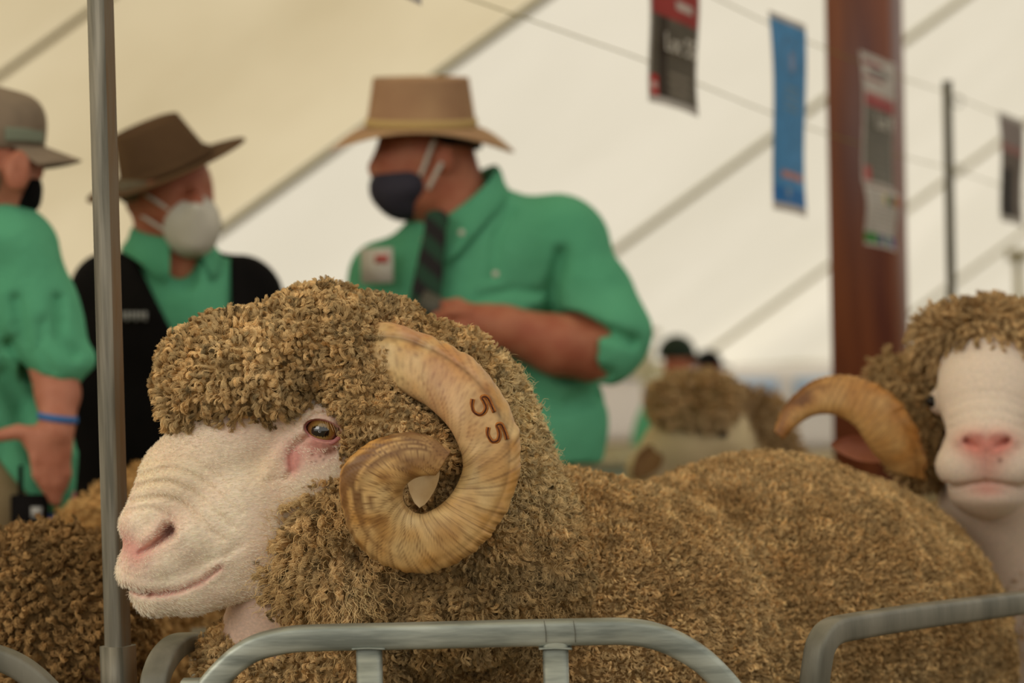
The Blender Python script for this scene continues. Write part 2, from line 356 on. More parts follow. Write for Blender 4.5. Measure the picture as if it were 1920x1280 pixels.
def strands(p, n, L, r, comb, bend=.5, curl=.0, freq=1.5, clump=.6, csize=.006, S=6, K=1, csize2=0, clump2=.0, blunt=.5, scat=.0004, sink=.1, base=(.5, .4, .3), tip=None, jit=.25, tone=.22, tipdirt=.0, croot=None):
    """wool fibres gathered into curled locks: returns points (n, S, 3), radii, colours"""
    num = len(p); comb = np.broadcast_to(comb, p.shape)
    comb = comb - n * (comb * n).sum(1, keepdims=True); comb /= np.maximum(np.linalg.norm(comb, axis=1, keepdims=True), 1e-6)
    L = np.broadcast_to(L, (num,)) * rng.uniform(.65, 1.3, num)
    # clumps
    key = np.floor(p / csize).astype(np.int64); h = (key[:, 0] * 73856093 ^ key[:, 1] * 19349663 ^ key[:, 2] * 83492791)
    _, first = np.unique(h, return_index=True); kd = kdtree.KDTree(len(first))
    for j, i in enumerate(first): kd.insert(p[i], j)
    kd.balance(); ci = first[np.array([kd.find(q)[1] for q in p])]
    crand = rng.random(num)[ci]; cph = rng.random(num)[ci] * 6.28; cL = L[ci]
    cdir = rng.normal(0, 1, (num, 3))[ci]; dirj = rng.normal(0, 1, (num, 3))
    bd = bend * (0.7 + .6 * rng.random(num))[:, None]
    d = n * (1 - bd * .7) + comb * bd + cdir * jit + dirj * jit * .35; d /= np.linalg.norm(d, axis=1, keepdims=True)
    t1 = np.cross(d, n + .13); t1 /= np.maximum(np.linalg.norm(t1, axis=1, keepdims=True), 1e-6); t2 = np.cross(d, t1)
    s = np.linspace(0, 1, S); Ls = (.5 * L + .5 * cL)
    C = np.zeros((num, S, 3))
    for k, sv in enumerate(s):
        q = p + n * (Ls * (sv - sink) * (1 - sv * .25))[:, None] * (1 - bend * .4) + d * (Ls * sv * .75)[:, None]
        amp = curl * (0.25 + .75 * sv); ang = cph + freq * 6.28 * sv
        q = q + t1 * (amp * np.cos(ang))[:, None] + t2 * (amp * np.sin(ang))[:, None]
        C[:, k] = q
    cl = (clump * np.clip(s / .6, 0, 1) ** .8 * (1 - blunt * .35 * s))[None, :, None]; C = C * (1 - cl) + C[ci] * cl
    if csize2:
        key = np.floor(p / csize2).astype(np.int64); h = (key[:, 0] * 73856093 ^ key[:, 1] * 19349663 ^ key[:, 2] * 83492791)
        _, f2, inv = np.unique(h, return_index=True, return_inverse=True); cnt_ = np.bincount(inv)
        m2 = np.stack([np.bincount(inv, C[:, -1, k]) / cnt_ for k in range(3)], 1)[inv]
        C = C + (m2 - C[:, -1])[:, None] * (clump2 * s ** 1.3)[None, :, None]
    C += (rng.normal(0, 1, (num, 1, 3)) * (r + scat)) * (s * (1.25 - .5 * s))[None, :, None]
    prof = np.interp(s, [0, .25, .7, .92, 1], [.8, 1, .95, .8, .35]); rr = np.broadcast_to(r, (num,)) * rng.uniform(.7, 1.3, num)
    base = np.broadcast_to(np.asarray(base, float), (num, 3)); tip = base if tip is None else np.broadcast_to(np.asarray(tip, float), (num, 3))
    m = (1 + tone * (crand - .5) * 2 + .07 * rng.normal(0, 1, num))[:, None, None]; sv = (s ** 1.5)[None, :, None]
    dirt = (rng.random(num)[ci] < tipdirt)[:, None, None] * np.clip((s - .55) / .45, 0, 1)[None, :, None]
    cc = (base[:, None] * (1 - sv) + tip[:, None] * sv) * np.clip(m, .35, 1.8) * (1 - .72 * dirt)
    return C, rr[:, None] * prof[None], np.clip(cc, 0, 1)
def fibres(name, sets, parent, m):
    sets = [x for x in sets if len(x[0])]
    hc_ = bpy.data.hair_curves.new(name); sizes = []
    for C, r_, c in sets: sizes += [C.shape[1]] * C.shape[0]
    hc_.add_curves(sizes)
    pt = np.concatenate([C.reshape(-1, 3) for C, _, _ in sets]); off = np.zeros(3); p = parent
    while p is not None: off += np.array(p.location); p = p.parent
    hc_.points.foreach_set('position', (pt - off).astype(np.float32).ravel())
    a = hc_.attributes.get('radius') or hc_.attributes.new('radius', 'FLOAT', 'POINT'); a.data.foreach_set('value', np.concatenate([r_.ravel() for _, r_, _ in sets]).astype(np.float32))
    a = hc_.attributes.new('col', 'FLOAT_COLOR', 'POINT'); cc = np.ones((len(pt), 4), np.float32); cc[:, :3] = np.concatenate([c.reshape(-1, 3) for _, _, c in sets]); a.data.foreach_set('color', cc.ravel())
    hc_.materials.append(m); o = bpy.data.objects.new(name, hc_); COL.objects.link(o); o.parent = parent; o['kind'] = 'stuff'; return o
def fleece(name, V, Q, parent, sets, basecol):
    o = mesh(name, V, Q, M['fleece'], parent, col=np.tile(np.asarray(basecol, float), (len(V), 1)))
    fibres('wool_fibres', sets, o, M['fibre']); return o
DOWN = np.array([0, 0, -1.])
def crease(p, sc, am): return am * np.exp(-(vnoise(p, sc) / .14) ** 2)

# ------------------------------------------------------------------ horns
def horn(name, fr, outer, inner, cz, thick, colfn, parent, n=260, K=36, ridge=.9, label=None, seed=0, fine=70):
    O = cr(outer, n); I = cr(inner, n); z = cr(np.array(cz)[:, None], n)[:, 0]; th = cr(np.array(thick)[:, None], n)[:, 0]
    t = np.linspace(0, 1, n); c = (O + I) / 2; hw = (O - I) / 2
    a = np.linspace(0, 2 * math.pi, K, endpoint=False)
    ca = np.sign(np.cos(a)) * np.abs(np.cos(a)) ** .8; sa = np.sign(np.sin(a)) * np.abs(np.sin(a)) ** .6
    R = np.zeros((n, K, 3)); VV = np.zeros((n, K)); TT = np.zeros((n, K))
    for j in range(K):
        v = ca[j]                    # -1 inner .. 1 outer
        sk = (v * .5 + .5)
        ph = t * fine * 6.283 + 88 * sk * (np.clip(1 - t / .42, 0, 1) + .75 * np.clip((t - .45) / .3, 0, 1)) + 1.5 * np.sin(t * 37 + seed)
        rg = np.sin(ph * .30 + 2 * np.sin(t * 19)) * .45 + np.sin(ph * .62 + 2.2 * np.sin(t * 43)) * .35 + .12 * np.sin(ph * 1.7 + v * 3)
        am = ridge * (.8 + 4.0 * np.clip((v - .55) / .45, 0, 1) * np.clip(1.3 - t * 1.5, .15, 1))
        gro = 6.0 * np.exp(-((v - .62) / .09) ** 2) * np.clip(1.15 - 1.6 * t, 0, 1) * (sa[j] < 0)
        xy = c + hw * (v * (1 + 0 * t))[:, None] + hw / np.maximum(np.linalg.norm(hw, axis=1, keepdims=True), 1e-6) * (am * rg * max(0, v))[:, None]
        R[:, j, :2] = xy; R[:, j, 2] = z + th * .5 * sa[j] * (1 - .18 * v) - np.sign(sa[j]) * 0 + (gro + (-am * rg if sa[j] < 0 else am * rg) * .8)
        VV[:, j] = v; TT[:, j] = ph
    R[-1] = R[-1].mean(0) + (R[-1] - R[-1].mean(0)) * .85
    V, Q, T = ringgrid(R); tt = np.append(np.repeat(t, K), [0, 1]); vv = np.append(VV.ravel(), [0, 0]); pp = np.append(TT.ravel(), [0, 0])
    col = colfn(V, tt, vv, pp)
    o = mesh(name, fr.w(V), Q, M['horn'], parent, col=col, T=T)
    if label: o['label'] = label
    return o, V
def horncol(dark):
    cream = np.array(lin((218, 188, 134))); tan = np.array(lin((196, 146, 80))); brown = np.array(lin((104, 66, 34))); red = np.array(lin((176, 112, 84)))
    def f(V, t, v, ph):
        n1 = vnoise(V, 26); n2 = .5 * vnoise(V, 14); n3 = vnoise(V, 60)
        k = np.clip(.35 + .5 * n1 + .35 * v * (t < .9) + (t - .35) * .7, 0, 1)[:, None]
        c = cream * (1 - k) + tan * k
        st = np.clip(.35 * np.sin(ph * .37 + 3 * n1) + .35 * np.sin(ph * 1.13 + n2) + .30 * np.sin(ph * 2.1) + .5 * n2 + .05, 0, 1) * (.42 + .45 * t); c = c * (1 - st[:, None]) + brown * st[:, None]
        bl = np.clip(n3 * 2.2 + n1 * 1.4 - .35 + (t - .62) * .5, 0, 1) * np.clip((t - .45) * 2.5, 0, .7) * dark; c = c * (1 - bl[:, None]) + brown * bl[:, None]
        sv = np.stack([v * 150 * (1 + 0 * t), t * 300, 0 * t], 1); lg = np.clip(vnoise(sv, 15) * 1.8 + vnoise(sv, 46) * 1.2 - .45, 0, 1) * np.clip((t - .6) * 5, 0, .8) * np.clip(.9 + .6 * v, 0, 1) * dark; c = c * (1 - lg[:, None]) + brown * lg[:, None]
        rd = np.clip(n3 * 2 + .2, 0, 1) * np.clip(.75 - t * 2.0, 0, .6); c = c * (1 - rd[:, None]) + red * rd[:, None]
        return c * (1 - .5 * np.exp(-((v - .60) / .07) ** 2) * np.clip(1.1 - 1.9 * t, 0, 1))[:, None]
    return f

# ------------------------------------------------------------------ the ram in front
HF = Frame(600, 900, 1.87)
ram = thing('ram', 'large merino ram in front, horn branded 55, muzzle against the steel post', 'sheep', P(1250, 1250, 2.3) * np.array([1, 1, 0]))
def cm(x): return 20 + .33 * (x - 250)
MOUTH = [(236, 1103), (262, 1109), (300, 1112), (340, 1105), (378, 1090), (412, 1064)]
def head_sdf(p):
    a, b, c = p[:, 0], p[:, 1], p[:, 2]
    d = U([chain(p, [(268, 985, 28, 50), (330, 900, 50, 74), (420, 825, 82, 104), (540, 735, 120, 118)], 20),
           el(p, (300, 1050, 30), (80, 52, 66), yaw=.33),
           chain(p, [(285, 1118, 24, 40), (350, 1100, 48, 54), (480, 1055, 90, 76), (620, 990, 130, 92)], 20),
           chain(p, [(335, 1010, 40, 70), (430, 950, 72, 92), (560, 880, 118, 112), (680, 820, 150, 120)], 30),
           el(p, (345, 1010, 0), (46, 34, 30)), el(p, (262, 1076, 14), (46, 30, 40)),
           el(p, (600, 790, 46), (64, 50, 52)),
           el(p, (440, 1010, 30), (95, 70, 50), -.4)], 24)
    # the eye socket: a bulge of lids round the ball
    d = sm(d, rc(p, (604, 808, 30), (604, 808, 30), 40, 40), 14)
    # brow fold and the fold that runs down from the inner corner to the tear gland
    e, _ = seg2(a, b, [(560, 790), (585, 768), (615, 764), (645, 782)]); near = c < cm(a) + 10
    d = d - 5 * np.exp(-(e / 8) ** 2) * near
    e, _ = seg2(a, b, [(560, 802), (590, 776), (620, 774), (650, 800)]); d = d + 4 * np.exp(-(e / 3.5) ** 2) * near
    e, _ = seg2(a, b, [(578, 818), (556, 832), (543, 846), (547, 880), (535, 898)]); d = d + 7 * np.exp(-(e / 4.5) ** 2) * near
    e, _ = seg2(a, b, [(575, 800), (540, 825), (520, 855), (500, 890)]); d = d - 7 * np.exp(-(e / 13) ** 2) * near
    e, _ = seg2(a, b, [(500, 900), (530, 897), (552, 885)]); d = d + 3 * np.exp(-(e / 6) ** 2) * near
    # mouth
    e, f = seg2(a, b, MOUTH); d = d + (11 - 4 * f) * np.exp(-(e / 4.2) ** 2) * (c < 150)
    e, _ = seg2(a, b + 14, MOUTH); d = d - 4 * np.exp(-(e / 12) ** 2) * near
    e, _ = seg2(a, b - 12, MOUTH); d = d - 3 * np.exp(-(e / 9) ** 2) * near
    e, _ = seg2(a, b, [(395, 1050), (425, 1040), (452, 1020)]); d = d + 4 * np.exp(-(e / 8) ** 2) * near
    # philtrum
    e, _ = seg2(a, b, [(236, 1035), (240, 1065), (243, 1100)]); d = d + 3 * np.exp(-(e / 3) ** 2) * near
    # wrinkles that ring the nose
    for k, (x0, y0, x1, y1, x2, y2, am) in enumerate([(232, 940, 330, 935, 420, 1010, 7), (240, 915, 335, 905, 440, 985, 7), (252, 893, 345, 880, 455, 960, 6), (262, 872, 350, 858, 430, 905, 3), (226, 962, 290, 952, 350, 985, 5)]):
        e, f = seg2(a, b, cr([(x0, y0), (x1, y1), (x2, y2)], 9)); d = d + am * np.exp(-(e / 5.5) ** 2) * np.clip(1.15 - f * .5, 0, 1) * near
    # nostril: wing and slot
    e, _ = seg2(a, b, [(275, 1005), (310, 980), (335, 985), (340, 1005)]); d = d - 6 * np.exp(-(e / 11) ** 2) * near
    e, f = seg2(a, b, [(266, 1034), (288, 1022), (306, 1007), (320, 992)]); d = d + (10 + 30 * f) * np.exp(-(e / (4.6 + 10 * f ** 2)) ** 2) * near
    # lids opening on the eyeball
    x = (a - 604) * math.cos(.25) + (b - 808) * math.sin(.25); y = -(a - 604) * math.sin(.25) + (b - 808) * math.cos(.25)
    alm = np.hypot(x / 36, y / (22 - 4 * (y > 0))) - 1
    d = np.maximum(d, -np.maximum(np.maximum(alm * 17, c - 45), -99))
    return d
V, Q = iso(head_sdf, (190, 640, -90), (800, 1190, 330), 2.2, margin=14)
V = relax(V, Q, 1, .4)
a, b, c_ = V[:, 0], V[:, 1], V[:, 2]
cream = np.array(lin((252, 238, 220))); pink = np.array(lin((212, 152, 142))); yel = np.array(lin((222, 198, 150)))
def g(x, y, sx, sy): return np.exp(-((a - x) / sx) ** 2 - ((b - y) / sy) ** 2)
dm, _ = seg2(a, b, MOUTH); dn, _ = seg2(a, b, [(225, 1010), (264, 1028), (300, 1008), (318, 996)])
kp = np.clip(.6 * np.exp(-(dn / 26) ** 2) + .35 * g(250, 1050, 32, 35) + .75 * np.exp(-(dm / 9) ** 2) + .85 * g(612, 815, 46, 34) + .9 * g(548, 865, 14, 28) + .5 * g(580, 850, 40, 30) + .25 * g(480, 800, 80, 30) + .18 * vnoise(V, 40) + .1, 0, 1)[:, None]
ky = np.clip(.35 * g(300, 880, 90, 70) + .35 * g(500, 880, 40, 50) + .15, 0, 1)[:, None]
colr = cream * (1 - ky) + yel * ky; colr = colr * (1 - kp) + pink * kp
dk = np.clip(g(318, 998, 14, 10) * .9 + .0, 0, 1)[:, None]; colr = colr * (1 - dk * .6)
sp = np.zeros(len(a))
for x, y, r in [(283, 1114, 5), (618, 846, 7), (611, 850, 5), (626, 842, 5), (585, 852, 3), (600, 856, 2.5), (592, 866, 2), (606, 862, 2), (584, 866, 2), (635, 796, 8), (655, 805, 8)]: sp = np.maximum(sp, g(x, y, r, r))
colr = colr * (1 - .65 * sp[:, None]) + np.array(lin((120, 60, 24))) * .65 * sp[:, None]
hv, hq, hc = HF.w(V), Q, colr
hn = vnormals(hv, hq)
# torso, neck and legs, one body with the head
def torso_sdf(p):
    q = [P(860, 1010, 1.99), P(960, 1220, 2.14), P(1400, 1230, 2.42), P(1560, 1260, 2.56)]
    d = U([chain(p, [(*P(680, 850, 1.96), .06), (*q[0], .08), (*q[1], .11), (*q[2], .15), (*q[3], .15)], .03)], .05)
    for (px, dd, r) in ((950, 2.05, .05), (1080, 2.3, .05), (1560, 2.45, .06), (1640, 2.72, .06)):
        t = P(px, 1400, dd); k = np.array([t[0] + .02, t[1], .42]); f = np.array([t[0], t[1], .06])
        d = sm(d, chain(p, [(*t, r * 1.2), (*k, r * .8), (t[0] - .02, t[1], .22, r * .5), (*f, r * .5), (f[0] - .05, f[1], .03, r * .6)], .02), .06)
    # throat skin below the jaw
    a_, b_ = HF.w(A3(520, 1110, 120)), HF.w(A3(470, 1260, 170))
    return sm(d, rc(p, a_, b_, .045, .05), .03)
V, Q = iso(torso_sdf, (-.45, 1.7, -.02), (.75, 3.1, 1.25), .012)
bc = np.tile(np.array(lin((214, 186, 168))), (len(V), 1))
body = mesh('body', np.vstack([hv, V]), np.vstack([hq, Q + len(hv)]), M['skinhair'], ram, col=np.vstack([hc, bc]))
# short hair of the face
keep = facing(None)
p_, n_ = samp(hv, hq, hn, 52000, keep)
q_ = (p_ - HF.o) @ np.stack([RT, -UP, FW], 1) / HF.s + np.array([600, 900, 0])
clear = (np.hypot((q_[:, 0] - 604) / 44, (q_[:, 1] - 808) / 30) > 1)
dn_, _ = seg2(q_[:, 0], q_[:, 1], [(225, 1020), (264, 1030), (300, 1010), (322, 994)]); clear &= (dn_ > 14 * rng.random(len(q_)) + 4)
clear &= ~((np.hypot(q_[:, 0] - 550, q_[:, 1] - 868) < 20))
for x_, y_, r_ in ((283, 1114, 6), (618, 846, 9), (600, 858, 12), (585, 856, 6)): clear &= np.hypot(q_[:, 0] - x_, q_[:, 1] - y_) > r_
p_, n_, q_ = p_[clear], n_[clear], q_[clear]
flow = HF.n(np.stack([np.ones(len(q_)) * .8, .35 + .5 * np.sin(q_[:, 0] / 90), np.zeros(len(q_))], 1))
dchin, _ = seg2(q_[:, 0], q_[:, 1], [(240, 1125), (280, 1160), (380, 1160)]); Lh = np.where(dchin < 40, .0042, .0026)
fs = strands(p_, n_, Lh, .00009, flow, bend=1.15, clump=.25, csize=.003, S=4, sink=.05, base=np.array(lin((250, 239, 221))), jit=.12, tone=.12)
mh = mat('short_face_hair', (0, 0, 0), attr=True, ns=5, rough=.7, spec=.2)
fibres('face_hair', [fs], ram, mh)
# chin whiskers
# eye
th = np.linspace(0, math.pi, 40); R = []
ec = np.array([604, 807, 32.]); ax = np.array([-.12, .05, -1.0]); ax /= np.linalg.norm(ax); e1 = np.cross(ax, [0, 1, 0]); e1 /= np.linalg.norm(e1); e2 = np.cross(e1, ax)
aa = np.linspace(0, 2 * math.pi, 48, endpoint=False)
for t in th:
    r = 34 + (1.8 * math.exp(-(t / .55) ** 2)); R.append(ec + ax * math.cos(t) * r + (e1[None] * np.cos(aa)[:, None] + e2[None] * np.sin(aa)[:, None]) * math.sin(t) * r)
R = np.array(R); V, Q, T = ringgrid(R)
rel = V - ec; u = rel @ e1; w = rel @ e2; dd = np.hypot(u, w); fr_ = rel @ ax > 0
iris = np.array(lin((150, 122, 66))); ir2 = np.array(lin((150, 96, 40))); dark = np.array(lin((12, 14, 18))); scl = np.array(lin((96, 60, 44)))
k = np.clip((dd - 14) / 12, 0, 1)[:, None]; col = iris * (1 - k) + ir2 * k; col = np.where((dd > 25)[:, None], scl, col)
pu = np.maximum(np.abs((u * math.cos(.12) + w * math.sin(.12)) / 17) ** 3, 0) + np.abs((w * math.cos(.12) - u * math.sin(.12)) / 10) ** 3 < 1
col = np.where((pu & fr_)[:, None], dark, col)
eye = mesh('eye', HF.w(V), Q, M['iris'], ram, col=col, T=T); eye['label'] = 'amber eye with a dark slot pupil'
# lid rims
def tube(name, pts, r, m, parent, n=40, K=10, taper=None):
    return sweep(name, pts, FW, 2 * r, 2 * r, m, parent, n=n, rnd=1.0, K=K, taper=taper)
lid = []
for t in np.linspace(0, 2 * math.pi, 25):
    x = 35 * math.cos(t); y = (22 if math.sin(t) < 0 else 18) * math.sin(t); X = x * math.cos(.25) - y * math.sin(.25); Y = x * math.sin(.25) + y * math.cos(.25)
    r2 = 38.0; z = 32 - math.sqrt(max(r2 ** 2 - X ** 2 - Y ** 2, 9)); lid.append((604 + X, 808 + Y, z + 1))
tube('eyelid', HF.w(np.array(lid)), .0014, M['tongue'], ram, n=60)
tube('haw', HF.w(np.array([(606, 829, 4), (622, 830, 4), (636, 820, 10)])), .0022, M['tongue'], ram, n=20)
# eyelashes
lv = []
lp = np.array([(600 + i * 4.4 + rng.normal(0, 1), 785 + 1.5 * i + rng.normal(0, 1), 2 + i * .15) for i in range(9)])
lw = HF.w(lp); dn3 = HF.n(np.array([[.55, .6, -.75]])); fs = strands(lw, np.repeat(dn3 / np.linalg.norm(dn3), 9, 0), .009, .00014, DOWN, bend=.5, clump=0, S=5, base=np.array(lin((226, 196, 150))), jit=.1)
fibres('eyelashes', [fs], ram, mh)

# ---- wool: topknot
def L3(*c): return np.array(lin(c))
W_TAN, W_LT, W_GR, W_DK = L3(216, 182, 128), L3(234, 204, 152), L3(150, 128, 96), L3(112, 84, 52)
def knob(p, sc, am): return am * vnoise(p, sc) + am * .5 * vnoise(p, sc * .45)
def top_sdf(p):
    d = U([el(p, (450, 690, 85), (158, 102, 150), -.12, .3), el(p, (590, 640, 120), (122, 96, 150)), el(p, (378, 712, 62), (66, 66, 96)),
           el(p, (475, 716, 20), (122, 40, 60), .02), el(p, (345, 752, 44), (32, 34, 60)), el(p, (640, 690, 50), (48, 72, 75))], 22)
    return d + knob(p, 40, 7) + crease(p, 24, 7)
def hfq(p): return (p - HF.o) @ np.stack([RT, -UP, FW], 1) / HF.s + np.array([600, 900, 0])
V, Q = iso(top_sdf, (260, 520, -90), (760, 830, 320), 4.5, margin=8); W = HF.w(V); N_ = vnormals(W, Q)
p_, n_ = samp(W, Q, N_, 130000, keep); q_ = hfq(p_)
low = np.clip((q_[:, 1] - 690) / 90, 0, 1)
Lk = (20 + 16 * low) * HF.s
cmb = HF.n(np.stack([-.35 + 0 * low, np.ones(len(low)), np.zeros(len(low))], 1))
nz = vnoise(q_, 45)
bs = W_TAN + (W_LT - W_TAN) * np.clip(.4 + nz, 0, 1)[:, None]; tp = bs * .86 + 0
gr = np.clip((q_[:, 0] - 470) / 120, 0, 1) * np.clip(.2 + low, 0, 1) * np.clip(.6 + vnoise(q_ + 99, 25) * 1.2, 0, 1)
tp = tp * (1 - gr[:, None] * .6) + W_GR * .8 * gr[:, None] * .6
s1 = strands(p_, n_, Lk, .00021, cmb, bend=.35 + 0 * .3, curl=.0022, freq=1.3, clump=.82, scat=.0006, csize=.0068, csize2=.018, clump2=.3, S=10, base=bs, tip=tp, jit=.45, tone=.32, tipdirt=.07)
# fringe hanging over the brow
me_ = (q_[:, 1] > 690) & (q_[:, 2] < 40) & (q_[:, 0] > 555); s0 = strands(p_[me_][::2], n_[me_][::2], 42 * HF.s, .0002, cmb[me_][::2], bend=1.1, curl=.0015, freq=2.5, clump=.9, csize=.009, S=12, base=bs[me_][::2] * .9, tip=tp[me_][::2] * .65, jit=.2, tipdirt=.4)
m_ = (q_[:, 1] > 735) & (q_[:, 2] < 60); p2, n2 = p_[m_], n_[m_]
s2 = strands(p2, n2, 26 * HF.s, .00021, cmb[m_], bend=1.0, curl=.0016, freq=2.2, clump=.85, csize=.008, S=10, base=bs[m_], tip=tp[m_] * .8, jit=.2, tipdirt=.3)
fleece('topknot', W, Q, ram, [s0, s1, s2], W_TAN * .7)['label'] = 'thick woolly topknot over the brow'

# ---- wool: ruff round the horn and cheek
HORN_O = [(612, 640), (672, 612), (735, 606), (800, 625), (860, 655), (908, 692), (948, 745), (970, 800), (977, 850), (970, 900), (955, 942), (930, 985), (900, 1018), (860, 1045), (805, 1064), (748, 1055), (700, 1030), (667, 988), (651, 935), (648, 885), (668, 848), (710, 818), (760, 804), (805, 808), (852, 836)]
HORN_I = [(650, 760), (696, 748), (745, 740), (790, 755), (822, 778), (845, 802), (860, 830), (868, 855), (868, 878), (860, 900), (850, 918), (838, 932), (825, 943), (812, 950), (797, 956), (783, 953), (772, 945), (765, 935), (762, 923), (763, 912), (767, 902), (775, 893), (788, 885), (804, 881), (824, 880)]
HORN_Z = [96, 66, 44, 14, -14, -38, -44, -48, -52, -56, -60, -65, -72, -80, -88, -98, -106, -114, -122, -130, -138, -144, -150, -156, -160]
HORN_T = [110, 110, 108, 104, 100, 96, 94, 92, 90, 88, 88, 88, 88, 86, 84, 82, 80, 78, 76, 72, 68, 62, 54, 44, 30]
def ruff_sdf(p):
    d = U([el(p, (790, 838, 190), (192, 226, 150)), chain(p, [(645, 722, 12, 46), (703, 776, 0, 46), (766, 818, -16, 40), (824, 852, -28, 28)], 14), el(p, (700, 720, 120), (95, 140, 120)), el(p, (690, 830, 70), (62, 95, 70)),
           el(p, (760, 830, 90), (120, 100, 90)), el(p, (820, 960, 170), (215, 215, 165)), el(p, (890, 885, 190), (130, 165, 150)), el(p, (960, 1090, 240), (135, 190, 150)),
           el(p, (610, 1060, 85), (120, 118, 105), .15), el(p, (590, 960, 60), (48, 85, 60), .5), el(p, (655, 1000, 60), (70, 110, 70)),
           el(p, (780, 1150, 150), (200, 120, 140)), el(p, (470, 1275, 150), (120, 90, 90)), el(p, (640, 1250, 140), (140, 110, 110)), el(p, (690, 618, 175), (90, 62, 110))], 26)
    # deep vertical neck folds behind the horn
    x = p[:, 0]; y = p[:, 1]
    w = np.clip((x - 905) / 60, 0, 1) + np.clip((y - 1060) / 60, 0, 1) * (x > 700)
    fold = np.sin((x * .92 - y * .30) / 15.5 + 2.2 * vnoise(p, 60)) * 10 * np.clip(w, 0, 1)
    return d + knob(p, 36, 6) + crease(p, 22, 6) + fold
V, Q = iso(ruff_sdf, (340, 500, -120), (1110, 1400, 400), 5, margin=14); W = HF.w(V); N_ = vnormals(W, Q)
p_, n_ = samp(W, Q, N_, 210000, keep); q_ = hfq(p_)
x, y = q_[:, 0], q_[:, 1]; nz = vnoise(q_, 50)
cheek = np.clip(1 - np.hypot((x - 600) / 130, (y - 1060) / 140), 0, 1) > 0
# keep wool clear of the horn, except around its base
back = (x > 860)
rad = np.stack([x - 800, y - 860, 0 * x], 1); rad /= np.maximum(np.linalg.norm(rad, axis=1, keepdims=True), 1e-6)
cmb = HF.n(np.where(back[:, None], rad + np.array([.2, .3, 0]), np.array([.1, 1.0, 0])))
Lk = np.where(cheek, 50, np.where(back, 23, 19)) * HF.s
bs = W_TAN + (W_LT - W_TAN) * np.clip(.3 + nz, 0, 1)[:, None]
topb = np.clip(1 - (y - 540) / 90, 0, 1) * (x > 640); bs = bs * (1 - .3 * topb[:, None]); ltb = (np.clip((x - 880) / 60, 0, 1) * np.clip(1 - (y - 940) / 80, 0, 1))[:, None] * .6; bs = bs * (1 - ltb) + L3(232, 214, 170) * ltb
dk2 = np.clip((y - 1010) / 90, 0, 1) * np.clip((x - 690) / 60, 0, 1) * (.6 + .4 * nz); bs = bs * (1 - .5 * dk2[:, None])  # wool below the horn darkened: part dirt, part painted shade
tp = bs * .9; gr = (np.clip(.4 + vnoise(q_ + 7, 30), 0, 1) * ((x > 640) & (x < 900)))[:, None]; tp = tp * (1 - .4 * gr) + W_GR * .4 * gr
m1 = cheek; m2 = ~cheek
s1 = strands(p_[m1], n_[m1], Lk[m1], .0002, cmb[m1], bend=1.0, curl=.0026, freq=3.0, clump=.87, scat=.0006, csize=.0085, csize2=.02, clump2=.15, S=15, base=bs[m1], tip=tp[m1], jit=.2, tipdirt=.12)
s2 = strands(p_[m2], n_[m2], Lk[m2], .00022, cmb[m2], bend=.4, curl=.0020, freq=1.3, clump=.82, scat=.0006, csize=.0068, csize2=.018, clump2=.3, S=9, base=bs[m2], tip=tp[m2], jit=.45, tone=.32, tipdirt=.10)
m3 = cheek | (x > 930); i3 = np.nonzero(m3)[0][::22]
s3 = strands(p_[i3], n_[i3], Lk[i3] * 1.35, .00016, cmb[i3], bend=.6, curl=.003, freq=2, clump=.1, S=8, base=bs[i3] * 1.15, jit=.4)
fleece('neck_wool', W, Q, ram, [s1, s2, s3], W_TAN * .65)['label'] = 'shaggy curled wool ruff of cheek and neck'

# ---- wool: body
BQ = [(985, 1120, 2.13, .13), (970, 1240, 2.15, .19), (1065, 1268, 2.2, .222), (1440, 1224, 2.45, .25), (1560, 1232, 2.56, .235)]
def body_sdf(p):
    d = U([rc(p, P(a_, b_, d_), P(a_, b_, d_) + np.array([.001, 0, 0]), r_ - .010, r_ - .010) for a_, b_, d_, r_ in BQ], .05)
    d = sm(d, rc(p, P(1065, 1275, 2.22), P(1440, 1255, 2.45), .200, .215), .06)
    d = sm(d, chain(p, [(*P(1000, 1450, 2.25), .2), (*P(1500, 1480, 2.55), .2)], .05), .08)
    return d + .006 * vnoise(p, .06) + crease(p, .022, .005) * np.clip(1.3 - (p[:, 0]) * 1.6, .35, 1)
V, Q = iso(body_sdf, (-.35, 1.75, .45), (1.0, 3.0, 1.35), .0075, margin=.01); N_ = vnormals(V, Q)
p_, n_ = samp(V, Q, N_, 260000, lambda c, nn: facing(None)(c, nn) * np.where(c[:, 2] < .75, .25, 1.0) * np.where(c[:, 0] < -.05, .5, 1))
nz = vnoise(p_, .05); n2z = vnoise(p_ + 5, .02)
bs = L3(222, 192, 142) + (L3(198, 164, 114) - L3(222, 192, 142)) * np.clip(.5 + nz, 0, 1)[:, None]
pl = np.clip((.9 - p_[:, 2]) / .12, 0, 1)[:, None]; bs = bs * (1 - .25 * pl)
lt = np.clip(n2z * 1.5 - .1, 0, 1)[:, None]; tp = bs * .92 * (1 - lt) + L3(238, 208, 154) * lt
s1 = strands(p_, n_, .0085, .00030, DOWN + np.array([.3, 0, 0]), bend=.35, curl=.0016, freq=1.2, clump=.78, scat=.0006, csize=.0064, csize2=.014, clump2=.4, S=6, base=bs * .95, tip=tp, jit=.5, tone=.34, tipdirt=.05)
fleece('body_wool', V, Q, ram, [s1], L3(160, 128, 84) * .8)['label'] = 'dense short sandy fleece'

